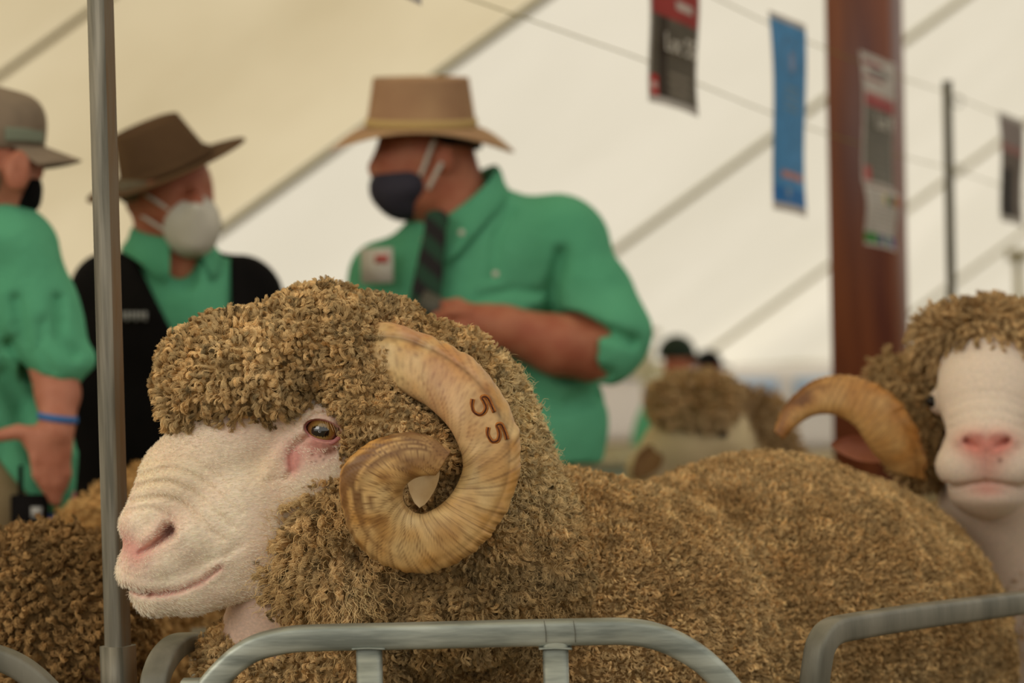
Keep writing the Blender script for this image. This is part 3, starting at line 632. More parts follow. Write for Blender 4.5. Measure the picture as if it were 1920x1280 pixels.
# ---- horn
hn1, HVp = horn('horn', HF, HORN_O, HORN_I, HORN_Z, HORN_T, horncol(1.0), ram, n=800, K=56, label='near horn, curled one and a half turns, branded with two fives')
def horn_z(x, y):
    m = np.hypot(HVp[:, 0] - x, HVp[:, 1] - y) < 7; return HVp[m, 2].min() if m.any() else -60
B1 = [(300, 270), (285, 400), (320, 520), (420, 580), (510, 545), (560, 440), (525, 330), (480, 250), (540, 225), (600, 265), (660, 390), (722, 530)]
B2 = [(605, 820), (590, 950), (640, 1060), (700, 1105), (790, 1070), (822, 960), (805, 860), (770, 785), (850, 765), (905, 860), (950, 980), (968, 1060)]
for nm, Bq in (('branded_five', B1), ('branded_five', B2)):
    pts = [(860 + x * .09375, 720 + y * .09375) for x, y in Bq]; pts = cr(pts, 40); pw = [(x, y, horn_z(x, y) + .6) for x, y in pts]
    pw = np.array(pw); pw[:, 2] = np.convolve(np.pad(pw[:, 2], 4, 'edge'), np.ones(9) / 9, 'valid')
    ho = sweep('scorch', HF.w(pw + [0, 0, .9]), FW, .0022, .0048, M['brandhalo'], hn1, n=60, rnd=1, K=10)
    sweep(nm, HF.w(pw), FW, .0018, .0021, M['brand'], hn1, n=60, rnd=1, K=10)
# far horn peeping behind the wool and inner curl
fo = [(x * .9 + 30, y * .9 + 110) for x, y in HORN_O]; fi = [(x * .9 + 30, y * .9 + 110) for x, y in HORN_I]
horn('horn', HF, fo[:20], fi[:20], [290 + i * 3 for i in range(20)], HORN_T[:20], horncol(1.0), ram, n=160, K=20, label='far horn hidden behind the head')
# ear lying inside the horn
def ear(name, fr, base, tipv, wid, parent, cin, cup=.3):
    base = np.array(base, float); tipv = np.array(tipv, float); ax_ = tipv - base; Ln = np.linalg.norm(ax_); ax_ /= Ln
    sd_ = np.cross(ax_, [0, 0, 1.]); sd_ /= np.linalg.norm(sd_); nn = np.cross(sd_, ax_); V = []; n1, n2 = 22, 11
    for lay in (0, 1):
        for i in range(n1):
            t = i / (n1 - 1); hw = wid * (math.sin(math.pi * min(1, t * .82 + .16)) ** .7) * (1 if t < 1 else .02)
            for j in range(n2):
                s_ = j / (n2 - 1) * 2 - 1; V.append(base + ax_ * Ln * t + sd_ * s_ * hw + nn * (abs(s_) ** 2 * hw * -cup * 2 + (3 if lay else 0)))
    i = (np.arange(n1 - 1)[:, None] * n2 + np.arange(n2 - 1)[None]).ravel(); q = np.stack([i, i + 1, i + n2 + 1, i + n2], 1)
    V = np.array(V); return mesh(name, fr.w(V), np.vstack([q, q[:, ::-1] + n1 * n2]), cin, parent)
ear('ear', HF, (800, 850, -30), (790, 945, -75), 30, ram, mat('ear_skin', (226, 204, 164), (206, 178, 136), ns=40, rough=.8))

# ------------------------------------------------------------------ steel yard panels and post
def post_box(name, pts, w, yaw, m, parent):   # straight square tube between two world points
    a_, b_ = np.array(pts[0]), np.array(pts[1]); d_ = b_ - a_; u_ = np.array([math.cos(yaw), math.sin(yaw), 0]); v_ = np.array([-math.sin(yaw), math.cos(yaw), 0])
    n = 2; R = []; k = w / 2; ch = w * .16
    sec = [(k - ch, -k), (k, -k + ch), (k, k - ch), (k - ch, k), (-k + ch, k), (-k, k - ch), (-k, -k + ch), (-k + ch, -k)]
    for t in np.linspace(0, 1, 12): R.append([a_ + d_ * t + u_ * x + v_ * y for x, y in sec])
    V, Q, T = ringgrid(np.array(R)); fn_ = fnormals(V, Q); fn_ /= np.linalg.norm(fn_, axis=1, keepdims=True)
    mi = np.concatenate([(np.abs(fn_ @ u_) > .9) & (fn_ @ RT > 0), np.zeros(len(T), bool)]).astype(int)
    return mesh(name, V, Q, [m, M['rustyshade']], parent, smooth=False, T=T, mi=mi)
pt, pb = P(188, 0, 1.97), P(221, 1210, 1.97); dv = (pt - pb) / (pt[2] - pb[2])
post = thing('gate_post', 'galvanised square steel post beside the ram\'s nose', 'post', (pb - dv * pb[2]))
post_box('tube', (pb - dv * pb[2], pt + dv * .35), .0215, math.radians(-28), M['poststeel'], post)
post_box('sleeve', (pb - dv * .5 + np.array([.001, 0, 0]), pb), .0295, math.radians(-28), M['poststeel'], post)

def panel(name, label, rail, ups, d_side, w, h, m, loc=None, mid=None):
    t = thing(name, label, 'fence panel', (rail[0][0], rail[0][1], 0))
    sweep('top_rail', rail, d_side, w, h, m, t, n=120, rnd=.42, K=24)
    for a_, b_ in ups: sweep('upright', [a_, (np.array(a_) + b_) / 2, b_], d_side, w * .95, h, m, t, n=8, rnd=.42, K=24)
    if mid is not None:
        for a_, b_ in mid: sweep('lower_rail', [a_, (np.array(a_) + b_) / 2, b_], d_side, w * .8, h * .8, m, t, n=8, rnd=.42, K=24)
    return t
def down(p, z=.06): return np.array([p[0], p[1], z])
r1 = [P(x, y, 1.76) for x, y in [(385, 1300), (432, 1246), (478, 1215), (535, 1200), (600, 1195), (750, 1192), (950, 1187), (1100, 1184), (1180, 1184), (1240, 1196), (1300, 1226), (1345, 1264), (1385, 1315)]]
l0 = P(345, 1380, 1.76); l1 = P(1420, 1390, 1.76)
r1 = [down(l0), down(l0, .45), l0] + r1 + [l1, down(l1, .45), down(l1)]
pn = panel('yard_panel', 'round-cornered galvanised panel in front of the big ram\'s chest', r1,
      [(P(692, 1200, 1.76), down(P(692, 1280, 1.76))), (P(1041, 1193, 1.76), down(P(1041, 1280, 1.76)))], FW, .022, .0228, M['steel2'],
      mid=[(down(l0, .2), down(l1, .2)), (down(l0, .55), down(l1, .55))])
for x in (692, 1041):
    a_ = P(x, 1213, 1.76); sweep('weld_bead', [a_ - RT * .0145, a_ + UP * .0006, a_ + RT * .0145], FW, .026, .003, M['steel2'], pn, n=10, rnd=1, K=10)
for x in (1020, 1075): 
    a_ = P(x, 1163, 1.748); b_ = P(x + 4, 1204, 1.748); sweep('scratch', [a_, (a_ + b_) / 2 + RT * .0006, b_], FW, .0006, .0006, M['grey'], pn, n=8, K=6)
r2 = [P(x, y, d_) for x, y, d_ in [(1526, 1300, 1.93), (1531, 1250, 1.93), (1540, 1208, 1.935), (1560, 1184, 1.95), (1600, 1174, 1.98), (1700, 1158, 2.06), (1820, 1142, 2.16), (1920, 1129, 2.25), (2100, 1108, 2.43), (2300, 1088, 2.65)]]
sd2 = np.cross(P(1920, 1129, 2.25) - P(1600, 1174, 1.98), (0, 0, 1))
r2 = [down(r2[0]), down(r2[0], .45), r2[0] - UP * .12, r2[0] - UP * .04] + r2
p2_ = P(2150, 1103, 2.48)
panel('yard_panel', 'square-shouldered galvanised panel beside the ram\'s rump, leading off to the right', r2, [(P(2100, 1112, 2.43), down(P(2100, 1112, 2.43)))], sd2, .024, .0255, M['steel'],
      mid=[(down(r2[2], .55), down(p2_, .55)), (down(r2[2], .2), down(p2_, .2))])
r3 = [P(x, y, 1.8) for x, y in [(-420, 1216), (-200, 1218), (-60, 1222), (0, 1234), (45, 1256), (85, 1290), (120, 1335)]]
l3 = P(142, 1420, 1.8); r3 = r3 + [l3, down(l3, .4), down(l3)]
panel('yard_panel', 'galvanised panel with a rounded corner left of the post', r3, [(P(-160, 1225, 1.8), down(P(-160, 1225, 1.8)))], FW, .022, .021, M['steel'],
      mid=[(down(l3, .55), down(P(-420, 1216, 1.8), .55))])
# end of the panel that runs away from the camera between post and ram
r4 = [P(x, y, d_) for x, y, d_ in [(288, 1400, 1.86), (288, 1300, 1.86), (296, 1258, 1.87), (312, 1228, 1.89), (334, 1208, 1.93), (358, 1203, 1.99), (374, 1212, 2.1), (374, 1216, 2.3), (376, 1190, 2.6)]]
sd4 = np.cross(r4[6] - r4[2], (0, 0, 1)); r4 = [down(r4[0]), down(r4[0], .4), r4[0] - UP * .12, r4[0] - UP * .04] + r4
panel('yard_panel', 'dark end-on panel with a hooked top corner under the ram\'s chin', r4, [(r4[-1], down(r4[-1]))], sd4, .026, .019, M['steel'])

# ------------------------------------------------------------------ posts, strings, posters
mb = MB(); pb_ = P(1632, 640, 4.9); pt_ = P(1616, -200, 4.9)
rp = thing('tent_post', 'square red-brown painted tent post behind the hanging lot sheet', 'post', (pb_[0], pb_[1], 0))
dd_ = (pt_ - pb_) / (pt_[2] - pb_[2]); b0 = pb_ - dd_ * pb_[2]
R = []; yaw = math.radians(-24)
for t in (0, 3.4):
    for_ = b0 + dd_ * t; u_ = np.array([math.cos(yaw), math.sin(yaw), 0]); v_ = np.array([-math.sin(yaw), math.cos(yaw), 0]); w_ = .079
    ch = .006; R.append([for_ + u_ * x + v_ * y for x, y in [(w_ - ch, -w_), (w_, -w_ + ch), (w_, w_ - ch), (w_ - ch, w_), (-w_ + ch, w_), (-w_, w_ - ch), (-w_, -w_ + ch), (-w_ + ch, -w_)]])
V, Q, T = ringgrid(np.array(R)); mesh('post_shaft', V, Q, M['redpost'], rp, smooth=False, T=T)
mb.box(b0 + [0, 0, .02], [(.12, 0, 0), (0, .12, 0), (0, 0, .02)]); mb.build('foot_plate', M['redpost'], rp)
a_ = P(1784, 560, 5.0); b_ = P(1776, 152, 5.0); dd_ = (b_ - a_) / (b_[2] - a_[2])
tp_ = thing('star_picket', 'thin grey steel post with two wire loops, right of the red-brown post', 'post', (a_ - dd_ * a_[2]))
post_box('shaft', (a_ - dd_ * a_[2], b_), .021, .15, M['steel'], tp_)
for y in (190, 318):
    c_ = P(1796, y, 5.0); an = np.linspace(0, 2 * math.pi, 16)
    sweep('wire_loop', [c_ + RT * math.cos(t) * .013 + UP * math.sin(t) * .014 for t in an], FW, .003, .003, M['steel'], tp_, n=40, rnd=1, K=8)
SA, SB = np.array([.231, 3.6, 0]), np.array([1.098, 5.0, 0])
def sp(t, z): p = SA + (SB - SA) * t; return np.array([p[0], p[1], z])
def strx(px, py, d): q = P(px, py, d); return q
U0, U1 = P(1200, -76, 3.6), P(1782, 176, 5.0); L0_, L1_ = P(1200, 110, 3.6), P(1790, 318, 5.0)
def on(A, B, t): return A + (B - A) * t
for A, B, nm in ((U0, U1, 'upper yellow twine line the lot sheets are pegged to'), (L0_, L1_, 'lower yellow twine line passing behind the lot sheets')):
    ps = [on(A, B, t) - np.array([0, 0, .02 * math.sin(math.pi * ((t % 1)))]) * (0 < t < 1) for t in np.linspace(-1.1, 1.9, 31)]
    tag(sweep('twine_line', ps, FW, .0023, .0023, M['string'], n=120, rnd=1, K=6), nm, 'string')
def poster(name, label, t0, width, height, colf, drop=0, off=.012, texts=(), bow=.01):
    A = on(U0, U1, t0); d_ = (U1 - U0); d_ = d_ / np.linalg.norm(d_); nrm = np.cross(d_, (0, 0, 1)); nrm /= np.linalg.norm(nrm)
    if nrm @ FW > 0: nrm = -nrm
    A = A + nrm * off + np.array([0, 0, .004 - drop]); upv = np.array([0, 0, 1.]); nu, nv = 48, 84; V = []; C = []
    sh = lambda u, v: bow * math.sin(u * 3.0 + .4) * (v ** 1.2) + bow * .5 * math.sin(v * 5 + u)
    root = thing(name, label, 'poster', A)
    for j in range(nv):
        for i in range(nu):
            u, v = i / (nu - 1), j / (nv - 1); V.append(A + d_ * width * u - upv * height * v + nrm * sh(u, v)); C.append(lin(colf(u, v)))
    i = (np.arange(nv - 1)[:, None] * nu + np.arange(nu - 1)[None]).ravel(); q = np.stack([i, i + 1, i + nu + 1, i + nu], 1); V = np.array(V); n = len(V)
    mesh('sheet', np.vstack([V, V - nrm * .0006]), np.vstack([q, q[:, ::-1] + n]), M['print'], root, col=np.vstack([C, np.tile(lin((214, 210, 200)), (n, 1))]))
    for txt, u, v, size, m in texts:
        cu = bpy.data.curves.new('lettering', 'FONT'); cu.body = txt; cu.size = size; cu.extrude = .0003; cu.align_x = 'CENTER'; cu.materials.append(m)
        o = bpy.data.objects.new('lettering', cu); COL.objects.link(o); bpy.context.view_layer.update()
        me_ = bpy.data.meshes.new_from_object(o.evaluated_get(bpy.context.evaluated_depsgraph_get())); bpy.data.objects.remove(o)
        o = bpy.data.objects.new('lettering', me_); COL.objects.link(o); o.parent = root
        Mx = Matrix((tuple(d_), tuple(np.cross(nrm, d_)), tuple(nrm))).transposed().to_4x4()
        loc = d_ * width * u - upv * height * v + nrm * (sh(u, v) + .010); Mx.translation = Vector(loc); o.matrix_local = Mx
    return root
def lot(u, v):
    if v > .95 or u < .03 or u > .97: return (205, 200, 196)
    if v < .38: return (172, 62, 56) if not (.5 < u < .85 and .24 < v < .29) else (210, 196, 190)
    if u < .17 and v > .80: return (196, 48, 44) if not (.85 < v < .9 and .05 < u < .13) else (220, 190, 184)
    if .72 < v < .92 and .38 < u < .80 and (v * 16) % 1 < .35: return (150, 140, 126)
    if .16 < u < .34: return (68, 56, 44)
    return (104, 96, 82)
def blue(u, v):
    if v < .03 or v > .955 or u < .02: return (206, 200, 196)
    if ((u - .5) / .23) ** 2 + ((v - .2) / .1) ** 2 < 1 and ((u - .5) / .19) ** 2 + ((v - .2) / .084) ** 2 > 1: return (96, 142, 186)
    if .47 < u < .6 and .18 < v < .27: return (150, 160, 190)
    if .3 < u < .75 and .36 < v < .5 and (v * 28) % 1 < .42: return (132, 160, 180)
    if .22 < u < .9 and .785 < v < .825: return (206, 150, 140)
    if v > .87: return (52, 128, 200) if not (.32 < u < .45 and v < .92) else (140, 170, 200)
    return (88, 156, 212)
def lot9(u, v):
    if u < .06 or u > .96 or v > .97: return (200, 192, 186)
    if v < .30: return (150, 60, 60) if (.06 < v < .09 and u < .6) or (.17 < v < .2 and u < .6) else ((120, 116, 112) if .12 < v < .15 and .2 < u < .8 else (206, 200, 194))
    if v < .40: return (178, 84, 84) if .33 < v else (190, 130, 126)
    if u < .2 and v > .86: return (196, 90, 90)
    if .68 < v < .92 and .35 < u < .78 and (v * 20) % 1 < .35: return (136, 132, 122)
    return (124, 120, 110)
def chart(u, v):
    if v < .08: return (212, 206, 200)
    if .08 < v < .26 and .52 < u < .62: return (210, 196, 120)
    if .08 < v < .26 and .64 < u < .74: return (40, 74, 130)
    if .08 < v < .26 and .76 < u < .84: return (80, 140, 70)
    if .08 < v < .26 and u > .86: return (200, 120, 70)
    if .78 < v < .95: return (60, 140, 60) if u < .35 else ((50, 50, 130) if .38 < u < .55 else ((200, 196, 190) if u < .62 else ((80, 150, 80) if u < .75 else ((90, 70, 160) if u < .95 else (200, 196, 190)))))
    if (v * 14) % 1 < .35 and .08 < u < .92: return (172, 168, 162)
    return (204, 198, 192)
def lotr(u, v):
    if u > .94 or v > .95 or v < .04: return (206, 202, 196)
    if v < .28: return (150, 138, 134)
    if v < .36: return (164, 116, 110)
    if .1 < u < .42 and v > .5: return (34, 30, 26)
    return (120, 108, 98)
TL = [('Lot', .42, .42, .062, M['texttone']), ('55', .58, .56, .07, M['texttone'])]
poster('lot_poster', 'hanging sheet reading Lot 55 with red header and dark photo', 0.0, .207, .262, lot, texts=[('Lot 55', .51, .62, .048, M['texttone'])])
poster('blue_poster', 'narrow blue hanging sheet with a round emblem between the two lot sheets', .322, .176, .405, blue)
poster('lot_poster', 'pale hanging sheet with a grey photo block in front of the red-brown post', .617, .205, .298, lot9, texts=[('Lot 9', .52, .56, .05, M['texttone'])])
poster('result_card', 'white chart card with green and purple boxes hanging below the pale lot sheet', .617, .2, .135, chart, drop=.301, off=.014)
poster('lot_poster', 'hanging sheet with a black stripe at the right edge past the thin steel post', 1.205, .205, .292, lotr)
poster('lot_poster', 'sheet hanging at the very top edge above the light hat, only its lower border showing', -.535, .165, .222, lot)

# ------------------------------------------------------------------ people
def part(name, fn, fr, lo, hi, h, m, parent, rel=1, noise=None, label=None):
    V, Q = iso(fn, lo, hi, h); V = relax(V, Q, rel, .5) if rel else V
    o = mesh(name, fr.w(V), Q, m, parent)
    if label: o['label'] = label
    return o
def shell(fr, name, grid, thick, m, parent, closed_u=True):
    """grid (n,k,3) surface in frame units, given thickness along z-up normal"""
    n, k = grid.shape[:2]; V = grid.reshape(-1, 3); ks = np.arange(k if closed_u else k - 1)
    i = (np.arange(n - 1)[:, None] * k); Q = np.stack([i + ks, i + (ks + 1) % k, i + k + (ks + 1) % k, i + k + ks], -1).reshape(-1, 4)
    N_ = vnormals(V, Q); V2 = V - N_ * thick; tot = len(V)
    e = np.stack([ks, tot + ks, tot + (ks + 1) % k, (ks + 1) % k], 1); b = (n - 1) * k
    e2 = np.stack([b + (ks + 1) % k, tot + b + (ks + 1) % k, tot + b + ks, b + ks], 1)
    return mesh(name, fr.w(np.vstack([V, V2])), np.vstack([Q, Q[:, ::-1] + tot, e, e2]), m, parent)
def hat(fr, parent, c, fx, fz, hgt, brim, yaw, tilt, roll, mc, mband, top=.86, dent=.16, drop=.05, curl=.1, pinch=.25, name='hat'):
    """c = centre of the head opening; fx, fz half axes of the crown; local x forward"""
    def tr(p):
        x, y, z = p[..., 0], p[..., 1], p[..., 2]                     # y up
        x, y = x * math.cos(tilt) - y * math.sin(tilt), x * math.sin(tilt) + y * math.cos(tilt)
        y, z = y * math.cos(roll) - z * math.sin(roll), y * math.sin(roll) + z * math.cos(roll)
        x, z = x * math.cos(yaw) - z * math.sin(yaw), x * math.sin(yaw) + z * math.cos(yaw)
        return np.stack([c[0] + x, c[1] - y, c[2] + z], -1)
    K = 64; a_ = np.linspace(0, 2 * math.pi, K, endpoint=False); G = []
    for t in np.linspace(0, 1, 16):
        r = 1 - (1 - top) * t; pz = 1 - pinch * t * np.clip(np.cos(a_), 0, 1)
        G.append(np.stack([fx * r * np.cos(a_), np.full(K, hgt * t) * (1 - .12 * t * np.cos(a_) * 0), fz * r * pz * np.sin(a_)], -1))
    for s_ in (.97, .9, .75, .5, .25, .02):
        g = G[15] * np.array([s_, 1, s_]); dp = dent * hgt * (1 - s_) ** .5 * 1.2; g[:, 1] = hgt * 1.0 - dp * np.exp(-(g[:, 2] / (fz * .45)) ** 2); G.append(g)
    h_ = bpy.data.objects.new(name, None); COL.objects.link(h_); h_.parent = parent
    shell(fr, 'crown', tr(np.array(G)), 2.0, mc, h_)
    Bg = []
    for s_ in np.linspace(0, 1, 10):
        rx = fx * (1 + (brim - 1) * s_); rz = fz * (1 + (brim * fx / fz * .86 - 1) * s_)
        y = fx * (-drop * s_ ** 1.5 * np.cos(a_) ** 2 * 2 + curl * s_ ** 2 * np.sin(a_) ** 2 * 2)
        Bg.append(np.stack([rx * np.cos(a_), y, rz * np.sin(a_)], -1))
    shell(fr, 'brim', tr(np.array(Bg)), 2.5, mc, h_)
    R = [np.stack([fx * q * np.cos(a_), np.full(K, y), fz * q * np.sin(a_)], -1) for q, y in ((1.012, hgt * .02), (1.02, hgt * .1), (1.0, hgt * .2), (.98, hgt * .2), (.98, hgt * .02))]
    shell(fr, 'hat_band', tr(np.array(R[:3])), 1.5, mband, h_); return h_
def legs(p, fr, hipx, hipy, z0, ground, r=78, sp=75):
    return U([chain(p, [(hipx - sp, hipy, z0, r), (hipx - sp, (hipy + ground) / 2, z0 - 8, r * .72), (hipx - sp, ground - 40, z0, r * .55)], 20),
              chain(p, [(hipx + sp, hipy, z0 + 25, r), (hipx + sp, (hipy + ground) / 2, z0 + 15, r * .72), (hipx + sp, ground - 40, z0 + 25, r * .55)], 20)], 20)
def boots(p, hipx, z0, ground, dirx, sp=75):
    return U([chain(p, [(hipx - sp, ground - 60, z0, 44), (hipx - sp, ground - 30, z0, 40), (hipx - sp + dirx * 110, ground - 26, z0, 30)], 20),
              chain(p, [(hipx + sp, ground - 60, z0 + 25, 44), (hipx + sp, ground - 30, z0 + 25, 40), (hipx + sp + dirx * 110, ground - 26, z0 + 25, 30)], 20)], 3)

# --- man in the light hat looking down at a phone
FC = Frame(850, 500, 3.8); GC = 500 + (FC.o[2]) / FC.s
pc = thing('person', 'man in fawn broad-brimmed hat, charcoal mask and dark tie, looking down at a phone', 'person', (FC.o[0], FC.o[1], 0))
def c_skin(p):
    hd = U([el(p, (798, 288, 0), (92, 100, 74)), el(p, (752, 335, -2), (52, 66, 52)), el(p, (762, 385, -4), (38, 26, 38)), rc(p, (704, 315, -8), (716, 296, -6), 12, 7), el(p, (800, 360, 0), (70, 52, 66))], 22)
    ear_ = el(p, (838, 305, -74), (17, 29, 9), .1); hd = sm(hd, ear_, 5); hd = sm(hd, el(p, (724, 296, -44), (12, 8, 8)), 6)
    nk = chain(p, [(835, 330, 8, 66), (862, 430, 20, 72), (880, 520, 30, 90)], 20)
    tr_ = U([el(p, (905, 700, 40), (170, 260, 90)), chain(p, [(740, 520, 70, 50), (905, 500, 40, 60), (1040, 470, 10, 55)], 30), chain(p, [(1045, 470, 0, 50), (1125, 640, -60, 46), (1105, 655, -70, 46)], 20)], 30)
    fa = chain(p, [(1118, 662, -70, 56), (1040, 646, -110, 54), (945, 616, -140, 40), (915, 605, -145, 34)], 14)
    hand = U([el(p, (893, 610, -150), (40, 34, 24)), el(p, (905, 635, -145), (30, 24, 22))], 12)
    fg = U([chain(p, [(880, 590, -168, 12), (850, 588, -178, 11), (826, 596, -170, 10), (818, 604, -150, 9)], 4), chain(p, [(876, 612, -170, 12), (846, 614, -178, 11), (826, 622, -166, 9)], 4),
            chain(p, [(878, 632, -166, 12), (852, 638, -172, 10), (838, 640, -158, 9)], 4), chain(p, [(888, 650, -158, 11), (866, 658, -160, 9), (854, 656, -150, 8)], 4),
            chain(p, [(892, 588, -145, 14), (862, 572, -150, 11), (838, 574, -158, 9)], 4)], 3)
    lf = chain(p, [(700, 560, 70, 52), (690, 690, 10, 46), (760, 670, -100, 36), (800, 630, -150, 30)], 14)
    lg = legs(p, FC, 890, 1000, 40, GC, 62)
    return U([hd, nk, tr_, sm(sm(fa, hand, 12), fg, 8), lf, lg], 12)
part('body', c_skin, FC, (620, 160, -220), (1240, GC, 220), 5.5, M['skin'], pc)
def c_shirt(p):
    d = U([el(p, (895, 640, 40), (205, 300, 132)), el(p, (886, 800, 36), (256, 230, 146)), chain(p, [(735, 520, 75, 78), (880, 470, 40, 92), (1045, 462, 8, 92)], 40),
           chain(p, [(1045, 462, 5, 90), (1100, 560, -25, 86), (1134, 630, -55, 78)], 20), chain(p, [(1134, 630, -55, 78), (1116, 655, -78, 70)], 10), chain(p, [(730, 530, 70, 76), (690, 660, 20, 68)], 20)], 30)
    cut = rc(p, (1060, 650, -110), (860, 600, -150), 62, 60); d = np.maximum(d, -cut)
    d = np.maximum(d, -chain(p, [(835, 320, 8, 66), (850, 410, 14, 60)], 10)); d = np.maximum(d, p[:, 1] - 868)
    x, y = p[:, 0], p[:, 1]
    for pl, am, w in (([(1050, 480), (1035, 540), (1030, 600)], 16, 14), ([(1000, 590), (1080, 600), (1180, 640)], 12, 12), ([(900, 560), (960, 545), (1010, 550)], 6, 8), ([(960, 720), (1050, 760), (1120, 740)], 10, 18), ([(960, 400), (930, 450), (925, 520)], 6, 10), ([(1000, 640), (1060, 700), (1130, 700)], 10, 14)):
        e, _ = seg2(x, y, pl); d = d + am * 1.7 * np.exp(-(e / w) ** 2) * (p[:, 2] < 40)
    return d + 5 * vnoise(p, 60)
part('shirt', c_shirt, FC, (600, 280, -220), (1260, 900, 240), 5.5, M['shirt'], pc, label='light green work shirt with rolled sleeves')
def collar(fr, parent, c, R0, R1, front, hgt, point, lean=(0, 0), gap=.35):
    """folded shirt collar: c = neck centre at its top, front = bearing of the opening (0 = right, -pi/2 = camera)"""
    G = []; n = 40; ph = front + np.linspace(gap, 2 * math.pi - gap, n)
    e = np.exp(-((np.linspace(0, 1, n) - 0) / .10) ** 2) + np.exp(-((np.linspace(0, 1, n) - 1) / .10) ** 2)
    for k, (r, y) in enumerate([(R0, hgt * .5), (R0 + 1, 0), (R0 + 5, -5), (R0 + 9, 0), (R0 + .5 * (R1 - R0) + 5, hgt * .5), (R1 + 8, hgt)]):
        yy = y + (point * e * max(0, k - 3) / 2); rr_ = r + (10 * e if k == 5 else 0)
        dy = lean[0] * np.cos(ph) + lean[1] * np.sin(ph)
        G.append(np.stack([c[0] + rr_ * np.cos(ph), c[1] + yy + dy, c[2] + rr_ * np.sin(ph)], -1))
    return shell(fr, 'collar', np.array(G), 3, M['shirt'], parent, closed_u=False)
collar(FC, pc, (862, 372, 14), 66, 88, math.radians(-122), 46, 40, lean=(-52, -28), gap=.28)
part('tie', lambda p: U([el(p, (822, 418, -98), (24, 20, 12)), np.maximum(rc(p, (820, 435, -100), (800, 580, -112), 20, 30), np.abs(p[:, 2] + 106 + (p[:, 1] - 500) * .06) - 9)], 4), FC, (750, 380, -160), (880, 640, -60), 4, M['tiegreen'], pc, label='dark tie with diagonal green stripes')
mb = MB(); o_ = FC.w(A3(711, 500, -62)); nb_ = (FC.n(A3(-.45, -.1, -.9)[None])[0]); ub_ = UP * .96 - RT * .02; rb_ = np.cross(ub_, nb_); rb_ /= np.linalg.norm(rb_)
mb.box(o_, [rb_ * .034, ub_ * .034, nb_ * .002], 0); mb.box(o_ + nb_ * .003 - rb_ * .012 * -1 + ub_ * .012, [rb_ * .014, ub_ * .008, nb_ * .0008], 1)
bd_ = mb.build('name_badge', [M['white'], mat('badge_red', (186, 90, 84))], pc); bd_['label'] = 'white name badge with a red mark'
def c_mask(p):
    d = U([el(p, (744, 355, -8), (52, 48, 60), .15), el(p, (772, 352, -30), (40, 36, 50)), el(p, (762, 385, -8), (40, 30, 44))], 20)
    x, y = p[:, 0], p[:, 1]; d = np.maximum(d, (330 - .05 * (x - 700)) - y); d = np.maximum(d, x - 803 + .25 * (y - 350)); return d
part('face_mask', c_mask, FC, (670, 300, -90), (830, 430, 70), 3, M['navy'], pc, label='charcoal cloth face mask')
for a_, b_ in (((792, 335, -72), (818, 270, -82)), ((806, 360, -76), (832, 312, -88))):
    tube('ear_loop', FC.w(np.array([a_, tuple((np.array(a_) + b_) / 2 + [0, 0, -3]), b_])), .004, M['white'], pc, n=12)
part('hair', lambda p: np.maximum(el(p, (812, 285, 2), (93, 88, 79)), np.maximum(300 - p[:, 0] * .02 - p[:, 1] - 60, np.minimum(p[:, 1] - 292, 0) + np.maximum(-(p[:, 0] - 858) * .6, p[:, 1] - 265) )), FC, (690, 190, -90), (920, 330, 100), 4, M['hair'], pc)
hat(FC, pc, (790, 240, 0), 104, 88, 94, 1.66, math.radians(180), 0.0, math.radians(10), M['hatlight'], M['hatband'], top=.86, drop=.22, curl=.0, dent=.3)
def c_trs(p):
    return np.maximum(sm(el(p, (880, 910, 38), (205, 130, 128)), legs(p, FC, 885, 1010, 40, GC, 92, 82), 30), 862 - p[:, 1])
part('trousers', c_trs, FC, (620, 840, -140), (1140, GC - 20, 220), 9, M['black'], pc)
part('boots', lambda p: boots(p, 885, 40, GC, -1, 82), FC, (600, GC - 130, -60), (1100, GC + 6, 140), 7, M['black'], pc)
for x, y, z in ((930, 517, -108), (800, 455, -98), (868, 442, -106)):
    part('shirt_button', lambda p: el(p, (x, y, z), (6, 6, 4)), FC, (x - 10, y - 10, z - 8), (x + 10, y + 10, z + 8), 1.5, M['white'], pc)
mb = MB(); mb.box(FC.w(A3(826, 577, -152)), [(RT * .9 + UP * -.45) * .034, (UP * .9 + RT * .45) * .018 + FW * .01, FW * .006]); ph_ = mb.build('phone', M['grey'])
tag(ph_, 'grey phone held by the man in the fawn hat', 'phone')

